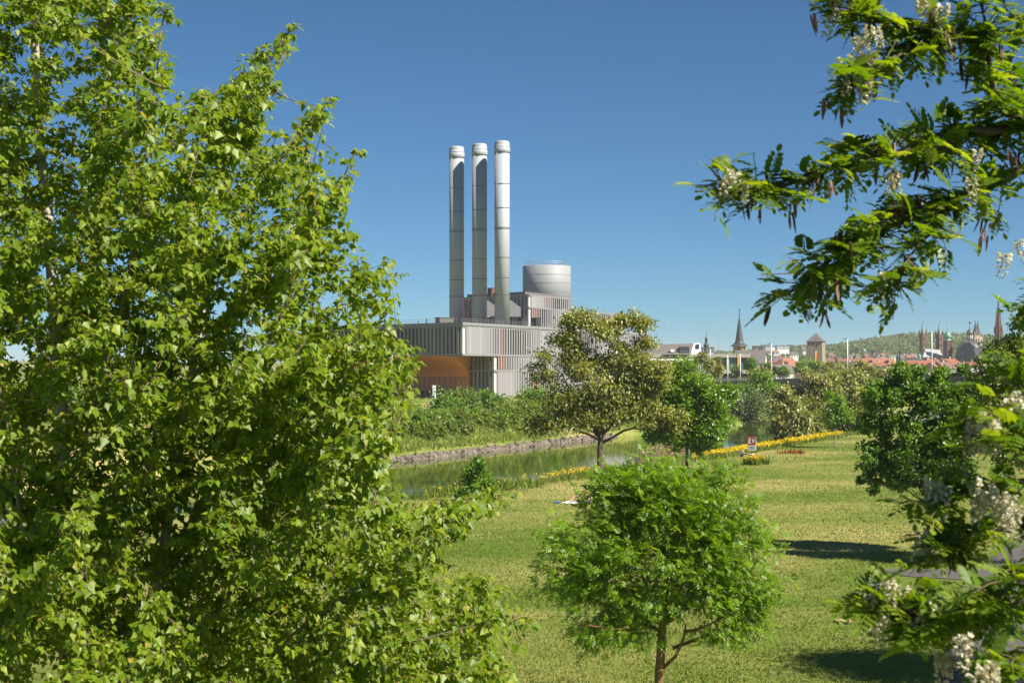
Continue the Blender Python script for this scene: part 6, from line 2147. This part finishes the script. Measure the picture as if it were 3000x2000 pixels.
for st_, w0 in boughs:
    pts = [Vector(UV(u, v, Yv) - lb_) for u, v, Yv in st_]
    n = len(pts)
    fine = []
    for i in range(n - 1):
        for f in (0, .33, .66):
            p = pts[i].lerp(pts[i + 1], f)
            if i or f: p += Vector((rr.uniform(-1, 1), rr.uniform(-1, 1), rr.uniform(-1, 1))) * .008
            fine.append(p)
    fine.append(pts[-1])
    m_ = len(fine)
    mb.tube(fine, [max(.003, w0 * (1 - .9 * (i / (m_ - 1)) ** .8)) for i in range(m_)], 7)
    st_i = 1 if st_[0][0] > 3200 else 0
    for i, p in enumerate(fine):
        u = 1500 + F * (p.x + lb_[0]) / (p.y + lb_[1])
        if u < 3150: spine.append((np.array(p), i / m_, np.array((fine[min(i + 1, m_ - 1)] - fine[max(i - 1, 0)]).normalized()), w0))
mb.build("boughs", M['locust_bark'], loc, True)
tm = MB()
LP, LDr, LN = [], [], []
podp, racp = [], []
for (p, f, dr_, w0) in spine:
    for _ in range(rr.choice((3, 4, 4)) if p[2] > 8.6 else rr.choice((1, 2, 2))):
        sdv = np.array([rr.uniform(-1, 1), rr.uniform(-1, 1), rr.uniform(-.5, .8)]) + dr_ * .6
        sdv /= np.linalg.norm(sdv)
        ln = rr.uniform(.05, .20) if p[2] > 8.6 else rr.uniform(.03, .11)
        e = p + sdv * ln
        e[2] -= .03
        tm.tube(curve_pts(p, e, 2, .05, .04, rr), [.0035, .0025, .0015], 4)
        for j in range(rr.randint(3, 4)):
            t_ = rr.random()
            q = p + (e - p) * t_
            ov = np.array([rr.uniform(-1, 1), rr.uniform(-1, 1), rr.uniform(-.35, .55)]) + sdv * .4
            LP.append(q); LDr.append(ov); LN.append(np.array([rr.uniform(-.4, .4), rr.uniform(-.4, .4), .7]) + np.array(sdir) * .6)
        if rr.random() < .20: podp.append(e)
        racp.append(e)
tm.build("twigs", M['twig'], loc)["kind"] = "stuff"
LP, LDr, LN = map(np.array, (LP, LDr, LN))
n = len(LP)
R = frames(LDr, LN)
tv, tf = compound(4, .085, .034, .022, .38)
sc = .75 + .5 * g.random(n)
wp = LP + lb_
front = np.argsort(wp[:, 1] + g.random(n) * .6 + np.where((wp[:, 0] / wp[:, 1] * F + 1500) > 2960, 9, 0))[:240]
mask = np.ones(n, bool); mask[front] = False
fo = scatter("foliage", tv, tf, LP[mask], R[mask], sc[mask], g.random(mask.sum()), M['locust_near'], loc)
fo["kind"] = "stuff"
lms = [template_mesh("leaf", tv, tf, M['locust_near'], q) for q in (.2, .5, .8)]
for i in front:
    o = link("leaf", lms[int(i) % 3], loc)
    o.matrix_local = Matrix.Translation(Vector(LP[i])) @ Matrix(R[i].tolist()).to_4x4() @ Matrix.Scale(float(sc[i]), 4)
# hanging racemes of white blossom
racm = []
for k in range(4):
    g3 = np.random.default_rng(900 + k)
    vs, fs, rn = [], [], []
    nfl = 26
    for j in range(nfl):
        t_ = j / nfl
        a = j * 2.4
        r0 = .012 * (1 - .4 * t_) + .010 * g3.random()
        c = np.array([r0 * math.cos(a), r0 * math.sin(a), -.13 * t_ - .012 * g3.random()])
        s0 = .021 * (1.15 - .6 * t_)
        tone = .25 + .75 * g3.random()
        for q in range(4):
            dv = np.array([[math.cos(a), math.sin(a), -.35]]) + g3.normal(size=(1, 3)) * .55
            Rm = frames(dv, g3.normal(size=(1, 3)))[0]
            b = len(vs)
            for v in CARD_V:
                vs.append(tuple(c + Rm @ (np.array(v) * s0 * np.array([1.35, 1, 2.2]))))
                rn.append(min(1, max(0, tone + .2 * g3.normal())))
            fs += [tuple(i + b for i in f) for f in CARD_F]
    me = bpy.data.meshes.new("blossom_raceme")
    me.from_pydata(vs, [], fs)
    at_ = me.attributes.new("rnd", 'FLOAT', 'POINT')
    at_.data.foreach_set("value", np.array(rn, np.float32))
    me.materials.append(M['white_petal'])
    racm.append(me)
rc = [(2520, 100, 5.8), (2545, 150, 5.75), (2500, 190, 5.8), (2535, 210, 5.8), (2480, 160, 5.85), (2470, 220, 5.8), (2560, 80, 5.8), (2440, 20, 5.85), (2455, 0, 5.9), (2700, -10, 5.9), (2770, 10, 5.9), (2136, 505, 5.75), (2120, 520, 5.8), (2160, 500, 5.75), (2180, 530, 5.8), (2630, 500, 6.0), (2860, 440, 6.1), (2840, 520, 6.0), (2590, 800, 5.9),
      (2870, 1190, 4.9), (2900, 1195, 4.9), (2850, 1200, 4.95), (2885, 1230, 4.9), (2910, 1230, 4.9), (2860, 1240, 4.9), (2730, 1400, 5.1), (2760, 1410, 5.1), (2775, 1430, 5.1), (2720, 1440, 5.1), (2860, 1400, 5.1), (2880, 1430, 5.1), (2900, 1410, 5.1), (2850, 1450, 5.1), (2930, 1440, 5.0), (2960, 1440, 5.0), (2985, 1470, 4.9), (2940, 1470, 5.0),
      (2740, 1550, 5.2), (2770, 1560, 5.2), (2720, 1560, 5.2), (2790, 1570, 5.2), (2590, 1695, 5.0), (2615, 1700, 5.0), (2645, 1700, 5.0), (2560, 1740, 5.0), (2545, 1790, 5.0), (2580, 1800, 5.0), (2680, 1770, 5.0), (2710, 1760, 5.0), (2735, 1770, 5.0), (2670, 1800, 5.0), (2800, 1790, 5.1), (2840, 1780, 5.1), (2745, 1890, 4.7), (2760, 1900, 4.7), (2820, 1850, 4.6), (2840, 1870, 4.6), (2900, 1930, 4.5), (2870, 1960, 4.5), (2960, 1170, 5.2), (2985, 1150, 5.2), (2960, 730, 7.1), (2990, 700, 7.1)]
for k, (u, v, Yv) in enumerate(rc):
    for q in range(1 if k % 3 else 2):
        p = UV(u + rr.uniform(-14, 14), v + rr.uniform(-8, 10), Yv + rr.uniform(-.08, .08)) - lb_
        o = link("blossom_raceme", racm[(k + q) % 4], loc, tuple(p), (rr.uniform(-.35, .35), rr.uniform(-.35, .35), rr.uniform(0, 6)))
        s0 = rr.uniform(.65, 1.0)
        o.scale = (s0,) * 3
# flat brown pods
pv = [(-.3, 0, 0), (.3, 0, .02), (.52, .25, 0), (.5, .7, -.04), (.1, 1, 0), (-.2, .98, .02), (-.5, .65, .03), (-.48, .2, .02), (0, .5, .10)]
pf_ = [(8, i, (i + 1) % 8) for i in range(8)]
pms = [template_mesh("seed_pod", [(a * .014, b * .075, c * .05) for a, b, c in pv], pf_, M['pod'], q) for q in (.2, .5, .8)]
ps_ = [(2180, 590, 5.8), (2235, 600, 5.85), (2200, 560, 5.8), (2370, 500, 5.9), (2390, 500, 5.9), (2430, 530, 5.9), (2620, 590, 6), (2630, 620, 6.0), (2640, 580, 6), (2520, 650, 6.0), (2530, 660, 6.0), (2450, 680, 6), (2460, 670, 6), (2875, 660, 6.1), (2885, 690, 6.1), (2895, 640, 6.1), (2870, 640, 6.1), (2410, 830, 6), (2400, 820, 6), (2750, 20, 5.9), (2760, 60, 5.9), (2770, 100, 5.9), (2780, 80, 5.9), (2790, 120, 5.9), (2805, 90, 5.9), (2765, 110, 5.9), (2900, 120, 6), (2770, 1600, 5.2), (2790, 1620, 5.2), (2800, 1600, 5.2), (2820, 1630, 5.2), (2840, 1640, 5.2), (2850, 1620, 5.2), (2960, 440, 6.2), (2965, 460, 6.2), (2985, 440, 6.2), (2655, 750, 5.95), (2510, 20, 5.9), (2500, 60, 5.85), (2700, 480, 6.1)]
allp = [UV(*np.array(q)) - lb_ for q in ps_] + podp[:90]
for k, p in enumerate(allp):
    for q in range(2):
        o = link("seed_pod", pms[(k + q) % 3], loc, tuple(np.array(p) + np.array([rr.uniform(-.015, .015), rr.uniform(-.02, .02), 0])), (math.radians(-90) + rr.uniform(-.4, .4), rr.uniform(-.3, .3), rr.uniform(0, 6.28)))
        s0 = rr.uniform(.7, 1.2)
        o.scale = (s0,) * 3

# ---------------------------------------------------------------- the air: a faint summer haze over the valley
m = bpy.data.materials.new("haze")
m.use_nodes = True
nt = m.node_tree
nt.nodes.clear()
vo = nt.nodes.new("ShaderNodeVolumePrincipled")
vo.inputs["Color"].default_value = (.97, .96, .93, 1)
vo.inputs["Density"].default_value = 0.00009
vo.inputs["Anisotropy"].default_value = 0.0
ou = nt.nodes.new("ShaderNodeOutputMaterial")
nt.links.new(vo.outputs[0], ou.inputs["Volume"])
hz_ = MB().box((0, 3200, 40), (12000, 6800, 90)).build("haze", m)
tag(hz_, "thin blue summer haze over the far hills", kind="stuff")
